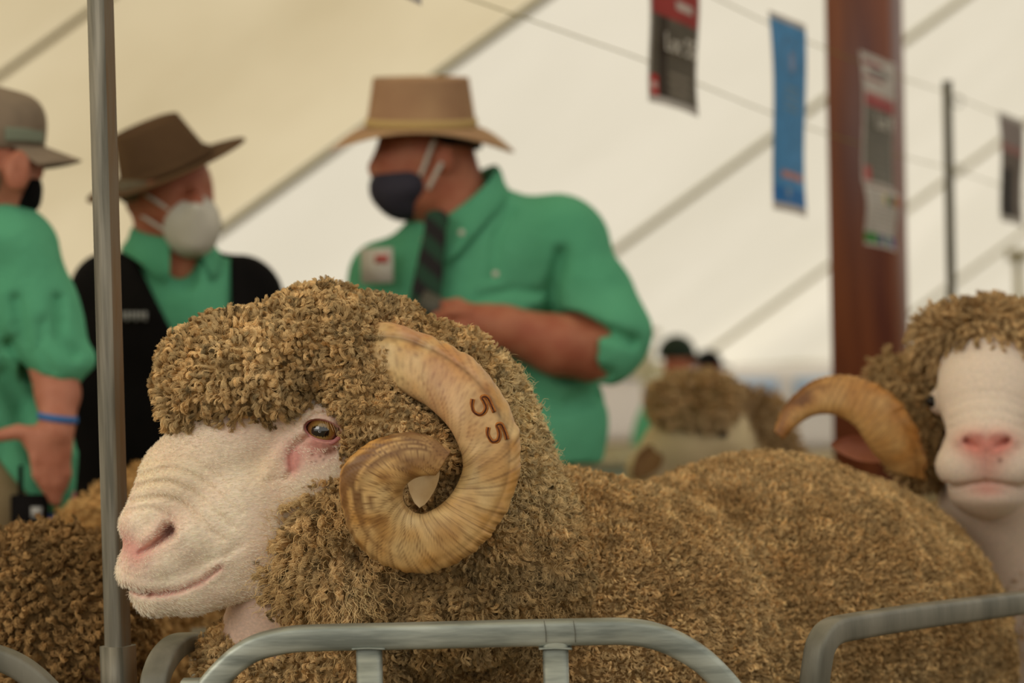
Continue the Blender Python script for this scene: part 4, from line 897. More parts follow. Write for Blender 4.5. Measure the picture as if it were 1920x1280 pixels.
# --- man in the brown hat and white respirator
FB = Frame(330, 480, 3.5, aim=True); GB = 480 + FB.o[2] / FB.s
pb2 = thing('person', 'man in brown felt hat, white respirator and black jacket over green shirt', 'person', (FB.o[0], FB.o[1], 0))
def b_skin(p):
    hd = U([el(p, (318, 356, 0), (82, 88, 86)), el(p, (345, 400, -30), (54, 66, 62)), rc(p, (368, 375, -88), (366, 395, -100), 12, 14), el(p, (350, 440, -40), (42, 30, 40))], 22)
    hd = sm(hd, el(p, (246, 372, -10), (9, 28, 18)), 5)
    for x, z in ((345, -82), (388, -66)): hd = hd + 8 * np.exp(-(np.hypot(p[:, 0] - x, p[:, 1] - 358) / 11) ** 2) * (p[:, 2] < -30)
    nk = chain(p, [(315, 400, 0, 62), (318, 500, 10, 66)], 20)
    tr_ = U([el(p, (320, 720, 30), (150, 250, 85)), chain(p, [(210, 560, 40, 50), (440, 560, 40, 50)], 20), chain(p, [(200, 570, 40, 46), (168, 760, 20, 42), (172, 930, -10, 34), (178, 1030, -30, 26)], 20), chain(p, [(460, 570, 40, 46), (500, 760, 20, 42), (498, 930, -10, 34), (490, 1030, -30, 26)], 20)], 20)
    fg = U([chain(p, [(sx + k * 13 - 20, 1050, -40 - k * 3, 11), (sx + k * 14 - 21, 1082, -46, 9), (sx + k * 12 - 18, 1108 - abs(k - 1.5) * 6, -40, 8)], 2) for sx in (178, 490) for k in range(4)] +
           [el(p, (sx, 1050, -36), (30, 34, 20)) for sx in (178, 490)] + [chain(p, [(sx + 24, 1040, -54, 11), (sx + 28, 1072, -62, 9)], 2) for sx in (178, 490)], 4)
    return U([hd, nk, tr_, fg, legs(p, FB, 320, 1020, 30, GB, 62)], 12)
part('body', b_skin, FB, (90, 220, -190), (600, GB, 190), 6, M['skin'], pb2)
def b_shirt(p):
    d = U([el(p, (320, 720, 30), (172, 260, 104)), chain(p, [(220, 548, 40, 66), (440, 548, 40, 66)], 30), el(p, (335, 600, -10), (105, 140, 82))], 24)
    d = np.maximum(d, -chain(p, [(330, 380, -20, 66), (332, 450, -36, 46), (350, 520, -90, 30)], 10)); return np.maximum(d, p[:, 1] - 1000) + 2.5 * vnoise(p, 45)
part('shirt', b_shirt, FB, (100, 400, -150), (560, 1010, 200), 6, M['shirt'], pb2)
collar(FB, pb2, (322, 438, 4), 64, 84, math.radians(-68), 36, 36, lean=(6, -16), gap=.42)
def b_vest(p):
    d = U([el(p, (325, 740, 34), (198, 280, 128)), chain(p, [(205, 540, 44, 68), (450, 545, 44, 68)], 34), el(p, (330, 610, -4), (138, 160, 100)), chain(p, [(205, 560, 44, 66), (182, 740, 24, 60), (186, 940, -4, 50), (188, 1000, -20, 44)], 20), chain(p, [(468, 565, 44, 64), (505, 740, 24, 62), (498, 1000, -20, 44)], 20)], 30)
    x, y = p[:, 0], p[:, 1]
    vee = np.maximum(np.maximum(238 + (y - 450) * .5 - x, x - 430), p[:, 2] - 30)
    d = np.maximum(d, -np.maximum(vee, y - 700)); return np.maximum(d, y - 1012 + 0 * x)
part('jacket', b_vest, FB, (70, 400, -150), (600, 1020, 220), 6, M['black'], pb2, label='black zip jacket with a small pale chest logo')
mb = MB()
for k in range(6): mb.box(FB.w(A3(234 + k * 8, 588 + (k % 2), -108 - k * .5)), [RT * .0026, UP * (.008 if k % 2 else .0065), FW * .001])
mb.build('chest_logo', M['silver'], pb2)
def b_mask(p):
    d = U([el(p, (360, 424, -62), (54, 60, 52), .1), rc(p, (366, 398, -110), (362, 452, -94), 14, 22)], 16); return d
part('respirator', b_mask, FB, (290, 340, -150), (440, 510, 20), 3, M['white'], pb2, label='white folded respirator mask')
for a_, b_ in (((318, 395, -84), (252, 352, -30)), ((320, 440, -80), (256, 398, -24))):
    tube('ear_loop', FB.w(np.array([a_, tuple((np.array(a_) + b_) / 2 + [0, 0, -22]), b_])), .003, M['white'], pb2, n=12)
part('hair', lambda p: np.maximum(el(p, (306, 345, 12), (84, 92, 92)), np.maximum(np.maximum(p[:, 0] - 285, p[:, 1] - 380), 338 - p[:, 1])), FB, (200, 240, -100), (400, 400, 120), 5, M['greyhair'], pb2)
hat(FB, pb2, (314, 322, 0), 94, 84, 96, 1.74, math.radians(-28), math.radians(15), math.radians(-20), M['hatbrown'], M['hatbrown'], top=.72, drop=-.02, curl=.0, dent=.3, pinch=.4)
part('trousers', lambda p: np.maximum(sm(el(p, (322, 1010, 30), (170, 120, 105)), legs(p, FB, 322, 1080, 30, GB, 88, 78), 30), 980 - p[:, 1]), FB, (100, 960, -120), (560, GB - 20, 200), 9, M['navy'], pb2)
part('boots', lambda p: boots(p, 322, 30, GB, 1, 78), FB, (150, GB - 130, -60), (560, GB + 6, 130), 7, M['black'], pb2)

# --- man in the cap at the left edge, seen from behind his shoulder
FA = Frame(20, 500, 3.1, aim=True); GA = 500 + FA.o[2] / FA.s
pa = thing('person', 'man in grey mesh cap at the left edge, hand on hip with blue wristband', 'person', (FA.o[0], FA.o[1], 0))
def a_skin(p):
    hd = U([el(p, (-22, 285, 0), (94, 112, 84)), el(p, (30, 345, -6), (42, 52, 52)), el(p, (28, 385, -6), (36, 24, 36)), rc(p, (72, 320, -4), (66, 300, -4), 10, 6)], 20)
    hd = sm(hd, U([el(p, (34, 325, -84), (24, 40, 14), .1)], 3), 4)
    hd = hd + 6 * np.exp(-(np.hypot((p[:, 0] - 36) / 9, (p[:, 1] - 325) / 20)) ** 2) * (p[:, 2] < -84)
    nk = chain(p, [(-20, 340, 10, 64), (-30, 440, 20, 72)], 20)
    tr_ = U([el(p, (-60, 680, 40), (120, 270, 90)), chain(p, [(-150, 490, 60, 55), (20, 490, -20, 58)], 20), chain(p, [(30, 490, -30, 52), (92, 660, -60, 48)], 20)], 20)
    fa = chain(p, [(92, 660, -60, 48), (102, 735, -100, 40), (101, 778, -120, 31), (98, 800, -124, 33)], 12)
    hand = U([el(p, (88, 830, -124), (40, 42, 20), .2), el(p, (70, 815, -124), (34, 24, 18))], 12)
    fg = U([chain(p, [(70, 808, -126, 18), (30, 800, -124, 14), (-8, 808, -118, 12)], 4), chain(p, [(62, 846, -128, 13), (66, 880, -124, 12), (78, 905, -112, 10)], 3), chain(p, [(80, 856, -130, 13), (82, 895, -126, 12), (90, 926, -114, 10)], 3),
            chain(p, [(98, 856, -128, 13), (99, 896, -124, 12), (98, 932, -112, 10)], 3), chain(p, [(113, 846, -122, 12), (116, 880, -120, 10), (110, 906, -110, 9)], 3)], 3)
    return U([hd, nk, tr_, sm(sm(fa, hand, 10), fg, 5), chain(p, [(-160, 490, 60, 50), (-200, 700, 40, 44), (-180, 860, -20, 34)], 20), legs(p, FA, -60, 1020, 40, GA, 64)], 10)
part('body', a_skin, FA, (-300, 150, -170), (170, GA, 180), 6, M['skinp'], pa)
def a_shirt(p):
    d = U([el(p, (-60, 680, 40), (150, 310, 120)), chain(p, [(-160, 480, 60, 72), (10, 468, -20, 84)], 40), chain(p, [(25, 478, -28, 84), (62, 580, -45, 82), (92, 668, -72, 72)], 20),
           chain(p, [(-155, 490, 60, 72), (-200, 640, 45, 66)], 20), chain(p, [(60, 640, -60, 50), (150, 672, -90, 22)], 14), el(p, (60, 860, -30), (78, 110, 40)), chain(p, [(118, 850, -60, 22), (110, 950, -50, 16)], 10)], 22)
    x, y = p[:, 0], p[:, 1]; d = np.maximum(d, -rc(p, (104, 800, -122), (100, 738, -100), 44, 40))
    d = np.maximum(d, -chain(p, [(-20, 330, 10, 64), (-22, 390, 14, 60)], 10))
    d = np.maximum(d, (y - 890) - np.clip((x - 20) * 1.3, -40, 70))
    for pl, am, w in (([(20, 640), (50, 700), (90, 720)], 12, 12), ([(30, 560), (45, 640), (60, 690)], 9, 12), ([(100, 560), (105, 630), (130, 660)], 10, 12), ([(0, 700), (40, 780), (60, 860)], 10, 16), ([(75, 600), (70, 650), (90, 690)], 6, 9)):
        e, _ = seg2(x, y, pl); d = d + am * 1.7 * np.exp(-(e / w) ** 2) * (p[:, 2] < 0)
    return d + 5 * vnoise(p, 55)
part('shirt', a_shirt, FA, (-330, 340, -190), (200, 990, 200), 6, M['shirt'], pa)
def ringm(name, fr, c, rx, rz, hgt, tilt, m, parent):
    K = 40; aa = np.linspace(0, 2 * math.pi, K, endpoint=False)
    G = np.array([np.stack([c[0] + rx * np.cos(aa), c[1] + y + tilt * np.cos(aa), c[2] + rz * np.sin(aa)], -1) for y in (-hgt / 2, hgt / 2)]); return shell(fr, name, G, 1.5, m, parent)
ringm('wristband', FA, (101, 776, -119), 35, 36, 13, 5, M['blueband'], pa)['label'] = 'blue rubber wristband'
def a_mask(p):
    d = U([el(p, (46, 355, -6), (34, 38, 54)), el(p, (40, 380, -6), (34, 24, 40))], 14); return np.maximum(d, np.maximum(p[:, 0] * -1 + 56 - (p[:, 1] - 340) * .5, 336 - p[:, 1]))
part('face_mask', a_mask, FA, (-20, 310, -80), (100, 420, 70), 3, M['black'], pa)
part('hair', lambda p: np.maximum(el(p, (-30, 300, 4), (92, 100, 88)), np.maximum(p[:, 0] - 14, p[:, 1] - 372)), FA, (-140, 180, -100), (60, 400, 110), 5, M['greyhair'], pa)
cap_ = bpy.data.objects.new('cap', None); COL.objects.link(cap_); cap_.parent = pa
part('cap_crown', lambda p: np.maximum(U([el(p, (-18, 262, 0), (104, 100, 92)), rc(p, (40, 225, -30), (40, 225, 30), 46, 46)], 20), p[:, 1] - 284 + 0 * p[:, 0]), FA, (-140, 140, -110), (110, 300, 110), 5, M['cap'], cap_)
G = []
for s_ in np.linspace(0, 1, 8):
    ph2 = np.linspace(-1.25, 1.25, 24); G.append(np.stack([-5 + (90 + 66 * s_) * np.cos(ph2 * (1 - .15 * s_)), 278 + 24 * s_ + 14 * s_ * np.abs(np.sin(ph2)) ** 2, (84 + 6 * s_) * np.sin(ph2)], -1))
shell(FA, 'cap_peak', np.array(G), 3, M['cap'], cap_, closed_u=False)
part('cap_badge', lambda p: np.maximum(np.abs(el(p, (-16, 262, 0), (108, 104, 95))) - 2.5, np.maximum(np.abs(p[:, 1] - 258) - 13, np.maximum(-p[:, 0] + 12, p[:, 0] - 82))), FA, (0, 230, -110), (110, 290, 0), 2.5, M['greenpaint'], cap_, rel=0)
part('trousers', lambda p: np.maximum(sm(el(p, (-50, 960, 30), (140, 140, 108)), legs(p, FA, -55, 1060, 40, GA, 90, 72), 30), 852 - p[:, 1]), FA, (-260, 840, -120), (140, GA - 20, 210), 9, M['khaki'], pa)
part('boots', lambda p: boots(p, -55, 40, GA, 1, 72), FA, (-220, GA - 130, -60), (170, GA + 6, 140), 7, M['black'], pa)
ra_ = thing('radio', 'black two-way radio clipped on khaki trousers at the left edge', 'radio', FA.w(A3(50, 985, -105)))
mb = MB(); mb.box(FA.w(A3(50, 962, -104)), [RT * .026, UP * .036, FW * .014]); mb.build('case', M['black'], ra_)
mb = MB(); mb.box(FA.w(A3(62, 948, -124)), [RT * .008, UP * .008, FW * .003]); mb.build('emblem', M['silver'], ra_)
mb = MB(); mb.box(FA.w(A3(34, 900, -104)), [RT * .003, UP * .03, FW * .003]); mb.build('antenna', M['black'], ra_)
part('lanyard_tag', lambda p: el(p, (126, 928, -60), (9, 14, 5)), FA, (110, 905, -75), (145, 950, -45), 2, M['tongue'], pa)
o_ = part('cloth', lambda p: el(p, (112, 982, -20), (34, 30, 14), -.6) + 3 * vnoise(p, 18), FA, (60, 930, -60), (170, 1030, 30), 3, mat('blue_cloth', (84, 110, 200)), None)
o_.parent = None; o_.name = 'rag'
tag(o_, 'small bright blue rag behind the pale fleece left of the steel post', 'cloth')

# --- far people
def far_person(label, fr, cx, hy, sc, shirt_m, hat_m, cap, lab_mask=None):
    G_ = fr.b + fr.o[2] / fr.s; t = thing('person', label, 'person', (fr.o[0], fr.o[1], 0))
    k = sc
    def skin(p):
        return U([el(p, (cx, hy, 0), (26 * k, 34 * k, 26 * k)), el(p, (cx + 12 * k, hy + 18 * k, 0), (16 * k, 18 * k, 18 * k)), rc(p, (cx, hy, 2), (cx - 8 * k, hy + 60 * k, 6), 16 * k, 18 * k), rc(p, (cx + 26 * k, hy + 2 * k, -4), (cx + 28 * k, hy + 6 * k, -4), 4 * k, 4 * k),
                  el(p, (cx - 18 * k, hy + 150 * k, 10), (48 * k, 90 * k, 30 * k)), chain(p, [(cx + 20 * k, hy + 80 * k, 0, 18 * k), (cx + 40 * k, hy + 150 * k, -10, 15 * k), (cx + 84 * k, hy + 165 * k, -30, 11 * k), (cx + 98 * k, hy + 166 * k, -34, 9 * k)], 8),
                  chain(p, [(cx - 20 * k, hy + 220 * k, 0, 24 * k), (cx - 20 * k, G_ - 30, 0, 15 * k)], 5), chain(p, [(cx + 20 * k, hy + 220 * k, 0, 24 * k), (cx + 20 * k, G_ - 30, 0, 15 * k)], 5)], 8 * k)
    lo = (cx - 120 * k, hy - 60 * k, -70 * k); hi = (cx + 130 * k, G_ + 10, 70 * k)
    part('body', skin, fr, lo, hi, 4, M['skin'], t)
    part('shirt', lambda p: np.maximum(U([el(p, (cx - 18 * k, hy + 150 * k, 10), (62 * k, 104 * k, 42 * k)), chain(p, [(cx + 22 * k, hy + 78 * k, 0, 26 * k), (cx + 42 * k, hy + 145 * k, -10, 24 * k)], 8)], 10), p[:, 1] - hy - 235 * k), fr, lo, hi, 4, shirt_m, t)
    part('trousers', lambda p: np.maximum(U([el(p, (cx, hy + 235 * k, 5), (54 * k, 45 * k, 38 * k)), chain(p, [(cx - 22 * k, hy + 240 * k, 0, 30 * k), (cx - 22 * k, G_ - 20, 0, 22 * k)], 5), chain(p, [(cx + 24 * k, hy + 240 * k, 0, 30 * k), (cx + 24 * k, G_ - 20, 0, 22 * k)], 5)], 8), hy + 225 * k - p[:, 1]), fr, lo, hi, 4, M['black'], t)
    part('cap', lambda p: U([np.maximum(el(p, (cx - 3 * k, hy - 12 * k, 0), (33 * k, 34 * k, 31 * k)), p[:, 1] - hy + 6 * k), el(p, (cx + 22 * k, hy - 10 * k, 0), (34 * k, 4.5 * k, 26 * k), .2)], 3), fr, lo, hi, 2.5, hat_m, t)
    part('face_mask', lambda p: el(p, (cx + 22 * k, hy + 20 * k, 0), (14 * k, 15 * k, 20 * k)), fr, lo, hi, 2.5, M['white'], t)
    return t
FD = Frame(1260, 700, 9.5); FE = Frame(1335, 720, 11)
dkgreen = mat('dark_green_cloth', (24, 40, 26), (18, 30, 20), ns=5)
far_person('distant person in a dark green cap and green shirt behind the pale sheep', FD, 1272, 678, 1.1, M['shirt'], dkgreen, True)
far_person('distant person in a black cap and dark top right of the dark green cap', FE, 1330, 692, .82, M['hair'], M['black'], True)

# --- things outside the tent opening
def van(label, px, py, d, L_, H_, m1):
    o = P(px, py, d); t = thing('van', label, 'vehicle', (o[0], o[1], 0)); zb = .35
    def sdfv(p):
        q = np.abs(p - A3(0, 0, zb + H_ / 2)) - A3(L_ / 2 - .15, .8, H_ / 2 - .15); bx = np.linalg.norm(np.maximum(q, 0), axis=1) + np.minimum(q.max(1), 0) - .15
        return np.maximum(bx, (p[:, 0] - L_ / 2 + .1) * .7 + (p[:, 2] - zb - H_ * .55) * .7)
    V, Q = iso(sdfv, (-L_ / 2 - .3, -1.2, 0), (L_ / 2 + .3, 1.2, H_ + 1), .09); mesh('van_body', V + np.array([o[0], o[1], 0]), Q, m1, t)
    for k in range(3):
        mb = MB(); mb.box((o[0] - L_ * .3 + k * L_ * .25, o[1] - .97, zb + H_ * .68), [(L_ * .1, 0, 0), (0, .02, 0), (0, 0, H_ * .16)]); mb.build('van_window', M['glass'], t)
    for sx in (-.32, .32):
        an = np.linspace(0, 2 * math.pi, 25)
        R = np.array([[(o[0] + sx * L_ + math.cos(a_) * r, o[1] - 1.0 + y, .36 + math.sin(a_) * r) for a_ in an[:-1]] for y, r in ((0, .2), (-.02, .34), (.2, .36), (.25, .2))])
        V, Q, T = ringgrid(R); mesh('wheel', V, Q, M['black'], t, T=T)
    return t
van('white van parked outside the tent left of the pale sheep', 1180, 780, 26, 4.2, 1.6, M['whitepaint'])
van('white van parked outside the tent, seen under the right ram\'s horn', 1560, 780, 22, 3.6, .95, M['whitepaint'])
for i, (px, d, lb) in enumerate([(1456, 23.5, 'bare tent pole under the scalloped eave left of the curved horn'), (1216, 19, 'bare tent pole between the fawn-hatted man\'s elbow and the dark green cap'), (1916, 12, 'pale tent pole at the right edge below the striped lot sheet')]):
    a_ = P(px, 760, d); top_y = [694, 600, 440][i]; z1 = P(px, top_y, d)[2]
    t = thing('tent_pole', lb, 'pole', (a_[0], a_[1], 0)); K = 14; an = np.arange(K) / K * 6.283; r = [.07, .05, .025][i]
    R = np.array([[(a_[0] + math.cos(q) * r * e, a_[1] + math.sin(q) * r * e, z) for q in an] for z, e in ((0, 1.6), (.03, 1.6), (.03, 1), (z1 - .1, 1))])
    V, Q, T = ringgrid(R); mesh('shaft', V, Q, M['seam'], t, T=T)
    mb = MB(); mb.box((a_[0], a_[1], z1 - .12), [(r * 2.2, 0, 0), (0, r * 2.2, 0), (0, 0, .03)]); mb.build('cap_plate', M['seam'], t)
gb = thing('storage_bin', 'grey-green bin with a pale lid left of the pale sheep', 'bin', (*P(1165, 900, 7.5)[:2], 0))
c_ = P(1160, 895, 7.5); mb = MB(); mb.box((c_[0], c_[1], .42), [(.16, 0, 0), (0, .15, 0), (0, 0, .42)]); mb.build('bin_body', M['greenpaint'], gb)
mb = MB(); mb.box((c_[0], c_[1], .86), [(.17, 0, 0), (0, .16, 0), (0, 0, .02)]); mb.box((c_[0], c_[1] - .1, .895), [(.08, 0, 0), (0, .02, 0), (0, 0, .015)]); mb.build('bin_lid', M['seam'], gb)

# ------------------------------------------------------------------ the other sheep
def wool(name, fn, fr, lo, hi, h, num, L, r, bs, parent, comb=None, metric=False, **kw):
    V, Q = iso(fn, lo, hi, h, margin=h * 2); W = V if metric else fr.w(V); N_ = vnormals(W, Q); p_, n_ = samp(W, Q, N_, num, facing(None))
    nz = np.clip(.5 + vnoise(p_, .05), 0, 1)[:, None]; b0, b1 = bs; base = b0 + (b1 - b0) * nz
    cm_ = DOWN if comb is None else np.array(comb, float)
    s1 = strands(p_, n_, L, r, cm_, base=base, tip=base * kw.pop('tipk', .95), **kw)
    return fleece(name, W, Q, parent, [s1], b0 * .7)
# right ram
FR = Frame(1850, 830, 2.62, aim=True)
rr_ = thing('ram', 'ram facing the camera at the right edge, pink nose and a curled horn sweeping left', 'sheep', (FR.o[0], FR.o[1] + .3, 0))
X0 = 1850
def r_skin(p):
    a, b, c = p[:, 0], p[:, 1], p[:, 2]; x = np.abs(a - X0)
    q = np.stack([x + X0, b, c], 1)
    d = U([el(q, (X0, 855, -120), (78, 66, 60)), chain(q, [(X0, 820, -110, 70), (X0, 740, -50, 84), (X0, 660, 30, 92)], 20), el(q, (X0 + 42, 872, -120), (50, 42, 52)),
           el(q, (X0, 925, -95), (66, 30, 60)), chain(q, [(X0, 900, -70, 72), (X0, 860, 30, 88)], 20), el(q, (X0 + 84, 752, 6), (22, 26, 34))], 18)
    e, _ = seg2(x, b, [(0, 900), (25, 903), (58, 910), (70, 905)]); d = d + 8 * np.exp(-(e / 4) ** 2) * (c < -20)
    e, _ = seg2(x, b, [(0, 845), (0, 900)]); d = d + 4 * np.exp(-(e / 3) ** 2) * (c < -40)
    e, f = seg2(x, b, [(16, 838), (26, 832), (36, 826)]); d = d + (6 + 14 * f) * np.exp(-(e / 4.5) ** 2) * (c < -40)
    e, _ = seg2(x, b, [(14, 812), (34, 810), (50, 826)]); d = d - 5 * np.exp(-(e / 9) ** 2)
    for y in (788, 771, 750, 737): d = d + (2.0 + vnoise(p, 40)) * np.exp(-((b - y - (x / 60) ** 2 * 14) / 5) ** 2) * (x < 66) * (c < 0)
    return d
V, Q = iso(r_skin, (1730, 560, -200), (1970, 980, 130), 3.4, margin=12); V = relax(V, Q, 1, .4)
a, b = V[:, 0], V[:, 1]; x = np.abs(a - X0)
k = np.clip(.95 * np.exp(-(np.hypot((x - 22) / 34, (b - 830) / 24)) ** 2) + .55 * np.exp(-(np.hypot(x / 30, (b - 870) / 40)) ** 2) + .5 * np.exp(-(np.hypot(x / 40, (b - 915) / 14)) ** 2) + .1, 0, 1)[:, None]
col = L3(224, 212, 196) * (1 - k) + L3(206, 136, 124) * k
s_ = np.exp(-(np.hypot(a - 1873, b - 861) / 4.5) ** 2)[:, None] * .7; col = col * (1 - s_) + L3(90, 44, 24) * s_
h1 = FR.w(V); hq1 = Q
def r_tor(p):
    d = U([chain(p, [(*FR.w(A3(1855, 760, 120)), .07), (*FR.w(A3(1880, 960, 130)), .075), (*FR.w(A3(1900, 1180, 260)), .14), (*FR.w(A3(1960, 1180, 900)), .19)], .05)], .05)
    for a_, c_, r in ((1840, 230, .05), (1990, 230, .05), (1890, 900, .06), (2030, 900, .06)):
        t = FR.w(A3(a_, 1330, c_)); d = sm(d, chain(p, [(*t, r * 1.6), (t[0], t[1], .4, r * .7), (t[0], t[1] + .02, .2, r * .5), (t[0], t[1] - .02, .03, r * .6)], .02), .05)
    return d
lo_ = FR.w(A3(1700, 640, 0)); V, Q = iso(r_tor, (.35, 2.5, -.02), (1.15, 3.7, 1.25), .014)
rb = mesh('body', np.vstack([h1, V]), np.vstack([hq1, Q + len(h1)]), M['skinhair'], rr_, col=np.vstack([col, np.tile(L3(206, 186, 168), (len(V), 1))]))
wool('topknot', lambda p: U([el(p, (1850, 632, 40), (120, 64, 110)), el(p, (1770, 640, 40), (46, 50, 70)), el(p, (1930, 640, 40), (46, 50, 70))], 16) + knob(p, 26, 4), FR, (1690, 520, -100), (2010, 730, 200), 6, 45000, .017, .0004, (L3(188, 158, 114), L3(206, 176, 130)), rr_, bend=.75, curl=.0015, clump=.8, csize=.009, S=7, jit=.2)
wool('side_wool', lambda p: U([chain(p, [(1712, 720, 80, 40), (1718, 800, 70, 42), (1722, 870, 70, 44)], 10), chain(p, [(1990, 720, 80, 40), (1985, 860, 70, 44)], 10), el(p, (1670, 700, 110), (36, 34, 30), -.5), el(p, (1850, 760, 190), (150, 190, 90))], 16) + knob(p, 24, 5), FR, (1590, 560, -40), (2060, 970, 310), 6, 40000, .014, .0004, (L3(184, 154, 108), L3(204, 172, 124)), rr_, bend=.5, curl=.002, clump=.8, csize=.009, S=7, jit=.3)
wool('body_wool', lambda p: U([chain(p, [(*FR.w(A3(1900, 1130, 190)), .1), (*FR.w(A3(1925, 1240, 330)), .17), (*FR.w(A3(1980, 1190, 900)), .22)], .05), ], .02) + .004 * vnoise(p, .04), None, (.3, 2.5, .3), (1.3, 3.9, 1.4), .014, 30000, .014, .0005, (L3(170, 136, 92), L3(190, 156, 108)), rr_, metric=True, bend=.4, curl=.002, clump=.8, csize=.01, S=6, jit=.4)
for sx in (-1, 1):
    ec = FR.w(A3(X0 + sx * 102, 752, -4)); part('eye', lambda p: el(p, (X0 + sx * 97, 752, -14), (15, 12, 14)), FR, (X0 + sx * 100 - 22, 730, -40), (X0 + sx * 100 + 22, 775, 20), 2, mat('dark_eye', (24, 16, 12), rough=.4, spec=.3), rr_)
ro = [(1738, 900), (1738, 850), (1722, 800), (1698, 758), (1664, 728), (1622, 708), (1578, 704), (1536, 714), (1502, 740), (1480, 770), (1465, 808)]
ri = [(1668, 880), (1660, 868), (1644, 850), (1630, 828), (1614, 802), (1590, 784), (1566, 777), (1540, 779), (1518, 790), (1500, 806), (1484, 824)]
horn('horn', FR, ro, ri, [-20, -40, -60, -74, -84, -92, -98, -104, -112, -120, -126], [74, 72, 70, 68, 64, 58, 52, 46, 38, 30, 16], lambda V, t, v, ph: horncol(.8)(V, t * .6 + .3, v, ph) * np.array([.82, .70, .56]), rr_, n=220, K=32, label='near horn curling up and left')
horn('horn', FR, [(2 * X0 - x_, y_) for x_, y_ in ri][::1], [(2 * X0 - x_, y_) for x_, y_ in ro], [-20, -40, -60, -74, -84, -92, -98, -104, -112, -120, -126], [74, 72, 70, 68, 64, 58, 52, 46, 38, 30, 16], horncol(.8), rr_, n=120, K=20)
ear('ear', FR, (1672, 846, 30), (1560, 832, 0), 26, rr_, mat('pink_ear', (188, 126, 106), (172, 112, 84), ns=30, rough=.8))

# pale sheep in the middle distance
FM = Frame(1310, 800, 4.3)
ms = thing('sheep', 'blurred pale-faced sheep in the middle distance below the dark green cap', 'sheep', (FM.o[0], FM.o[1] + .2, 0))
GM = 800 + FM.o[2] / FM.s
def m_skin(p):
    d = U([chain(p, [(1212, 878, -20, 40), (1270, 840, 0, 62), (1340, 822, 30, 74)], 20), el(p, (1222, 900, -14), (44, 34, 40))], 20)
    e, _ = seg2(p[:, 0], p[:, 1], [(1330, 812), (1352, 806), (1374, 812)]); d = d + 8 * np.exp(-(e / 7) ** 2) * (p[:, 2] < 0)
    e, _ = seg2(p[:, 0], p[:, 1], [(1190, 905), (1230, 912), (1262, 900)]); d = d + 5 * np.exp(-(e / 4) ** 2)
    d = sm(d, chain(p, [(1360, 840, 60, 66), (1420, 960, 120, 110), (1470, 1060, 380, 135), (1475, 1080, 620, 135)], 30), 30)
    for a_, c_ in ((1390, 60), (1450, 180), (1440, 560), (1510, 660)): d = sm(d, chain(p, [(a_, 1080, c_, 50), (a_, 1400, c_, 26), (a_, GM - 25, c_, 24)], 10), 16)
    return d
part('body', m_skin, FM, (1140, 740, -120), (1760, GM, 900), 9, mat('pale_muzzle_skin', (206, 188, 150), (196, 176, 140), ns=14, rough=.9), ms)
wool('topknot', lambda p: U([el(p, (1308, 752, 30), (84, 44, 80)), el(p, (1300, 775, -20), (70, 26, 50))], 12) + knob(p, 22, 3), FM, (1200, 680, -120), (1420, 830, 160), 7, 12000, .018, .0012, (L3(198, 170, 128), L3(208, 180, 138)), ms, bend=.6, clump=.6, csize=.014, S=5)
wool('body_wool', lambda p: U([chain(p, [(1376, 768, 60, 40), (1420, 800, 90, 56), (1436, 880, 130, 78), (1480, 1050, 400, 150), (1480, 1070, 640, 150)], 30)], 12) + knob(p, 40, 6), FM, (1280, 680, -60), (1800, 1220, 960), 12, 16000, .02, .0014, (L3(170, 142, 104), L3(186, 156, 112)), ms, bend=.5, clump=.6, csize=.016, S=5)
ear('ear', FM, (1226, 842, -60), (1182, 888, -90), 24, ms, mat('brown_ear', (138, 104, 66), (118, 86, 54), ns=30, rough=.9))
part('eye', lambda p: el(p, (1352, 812, -40), (9, 7, 8)), FM, (1335, 795, -60), (1370, 830, -20), 2, M['hair'], ms)

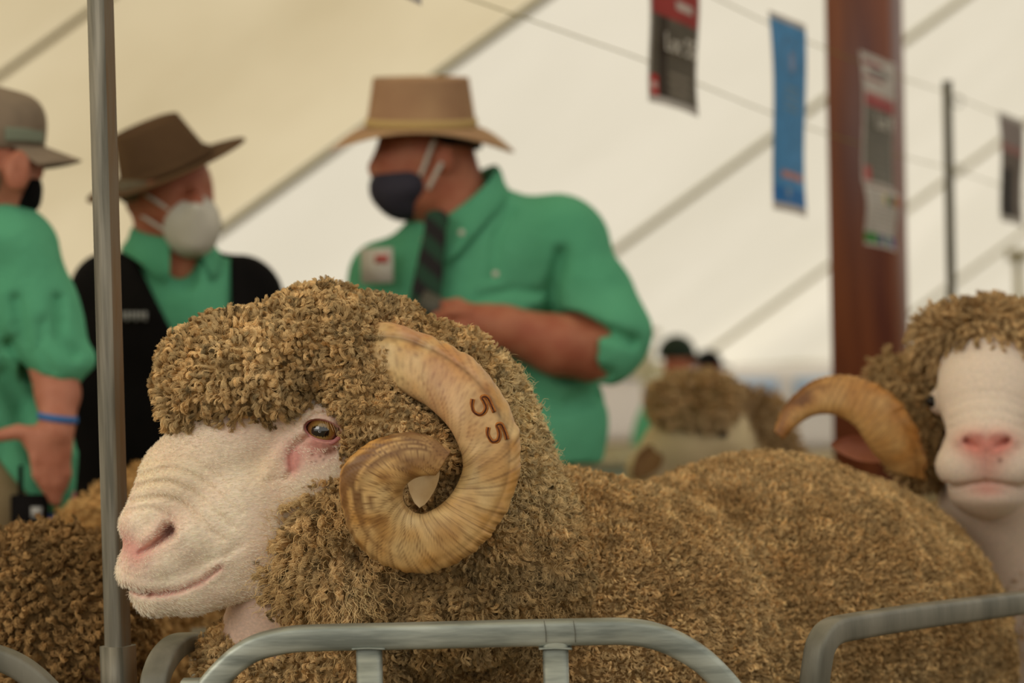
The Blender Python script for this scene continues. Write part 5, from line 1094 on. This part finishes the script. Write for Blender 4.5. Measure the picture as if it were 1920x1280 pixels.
# dark-fleeced sheep at the lower left, and the sandy ones behind it
def lump_sheep(label, prims, fr, lo, hi, h, num, L, r, cols, floorpts, hd=None, **kw):
    t = thing('sheep', label, 'sheep', (*fr.w(A3(*prims[0][0]))[:2], 0))
    def body_fn(p):
        d = U([el(p, c, tuple(max(v - 16, 8) for v in rr)) for c, rr in prims], 30)
        G_ = fr.b + fr.o[2] / fr.s
        for a_, c_ in floorpts: d = sm(d, chain(p, [(a_, prims[0][0][1] + 150, c_, 60), (a_, (prims[0][0][1] + 200 + G_) / 2, c_, 34), (a_, G_ - 30, c_, 30)], 10), 20)
        if hd: d = sm(d, chain(p, hd, 20), 30)
        return d
    part('body', body_fn, fr, lo, (hi[0], fr.b + fr.o[2] / fr.s + 5, hi[2]), max(h * 2.5, 14), mat('sheep_skin', (190, 158, 130), rough=.9), t)
    wool('body_wool', lambda p: U([el(p, c, rr) for c, rr in prims], 30) + knob(p, 42, 8), fr, lo, hi, h, num, L, r, cols, t, **kw)
    return t
FL = Frame(60, 1150, 2.06)
ds = lump_sheep('dark brown shaggy-fleeced sheep at the lower left corner', [((30, 1250, 200), (205, 226, 200)), ((70, 1260, 130), (150, 190, 140)), ((-160, 1290, 260), (240, 250, 230))], FL, (-460, 930, -60), (330, 1560, 560), 7, 90000, .019, .0003, (L3(136, 108, 70), L3(164, 132, 88)), [(-260, 180), (-240, 380), (60, 180), (90, 340)], comb=(.6, 0, -1), hd=[(120, 1330, 150, 80), (230, 1420, 120, 60), (270, 1480, 110, 40)], bend=.85, curl=.0026, freq=1.7, clump=.8, csize=.008, S=9, jit=.4, tipk=1.15, tone=.3)
ear('ear', FL, (150, 1300, 20), (196, 1244, 30), 22, ds, mat('fawn_ear', (188, 150, 122), (170, 128, 98), ns=30, rough=.85))
FS = Frame(250, 1050, 2.75)
lump_sheep('sandy-fleeced sheep behind the steel post and the big ram\'s chin', [((270, 1130, 220), (200, 240, 200)), ((160, 1150, 200), (150, 190, 170)), ((470, 1180, 420), (230, 230, 220))], FS, (-60, 830, -60), (760, 1450, 700), 9, 60000, .013, .0006, (L3(190, 150, 92), L3(208, 170, 112)), [(200, 200), (240, 360), (520, 460), (560, 600)], bend=.4, curl=.002, clump=.75, csize=.011, S=6, jit=.45)
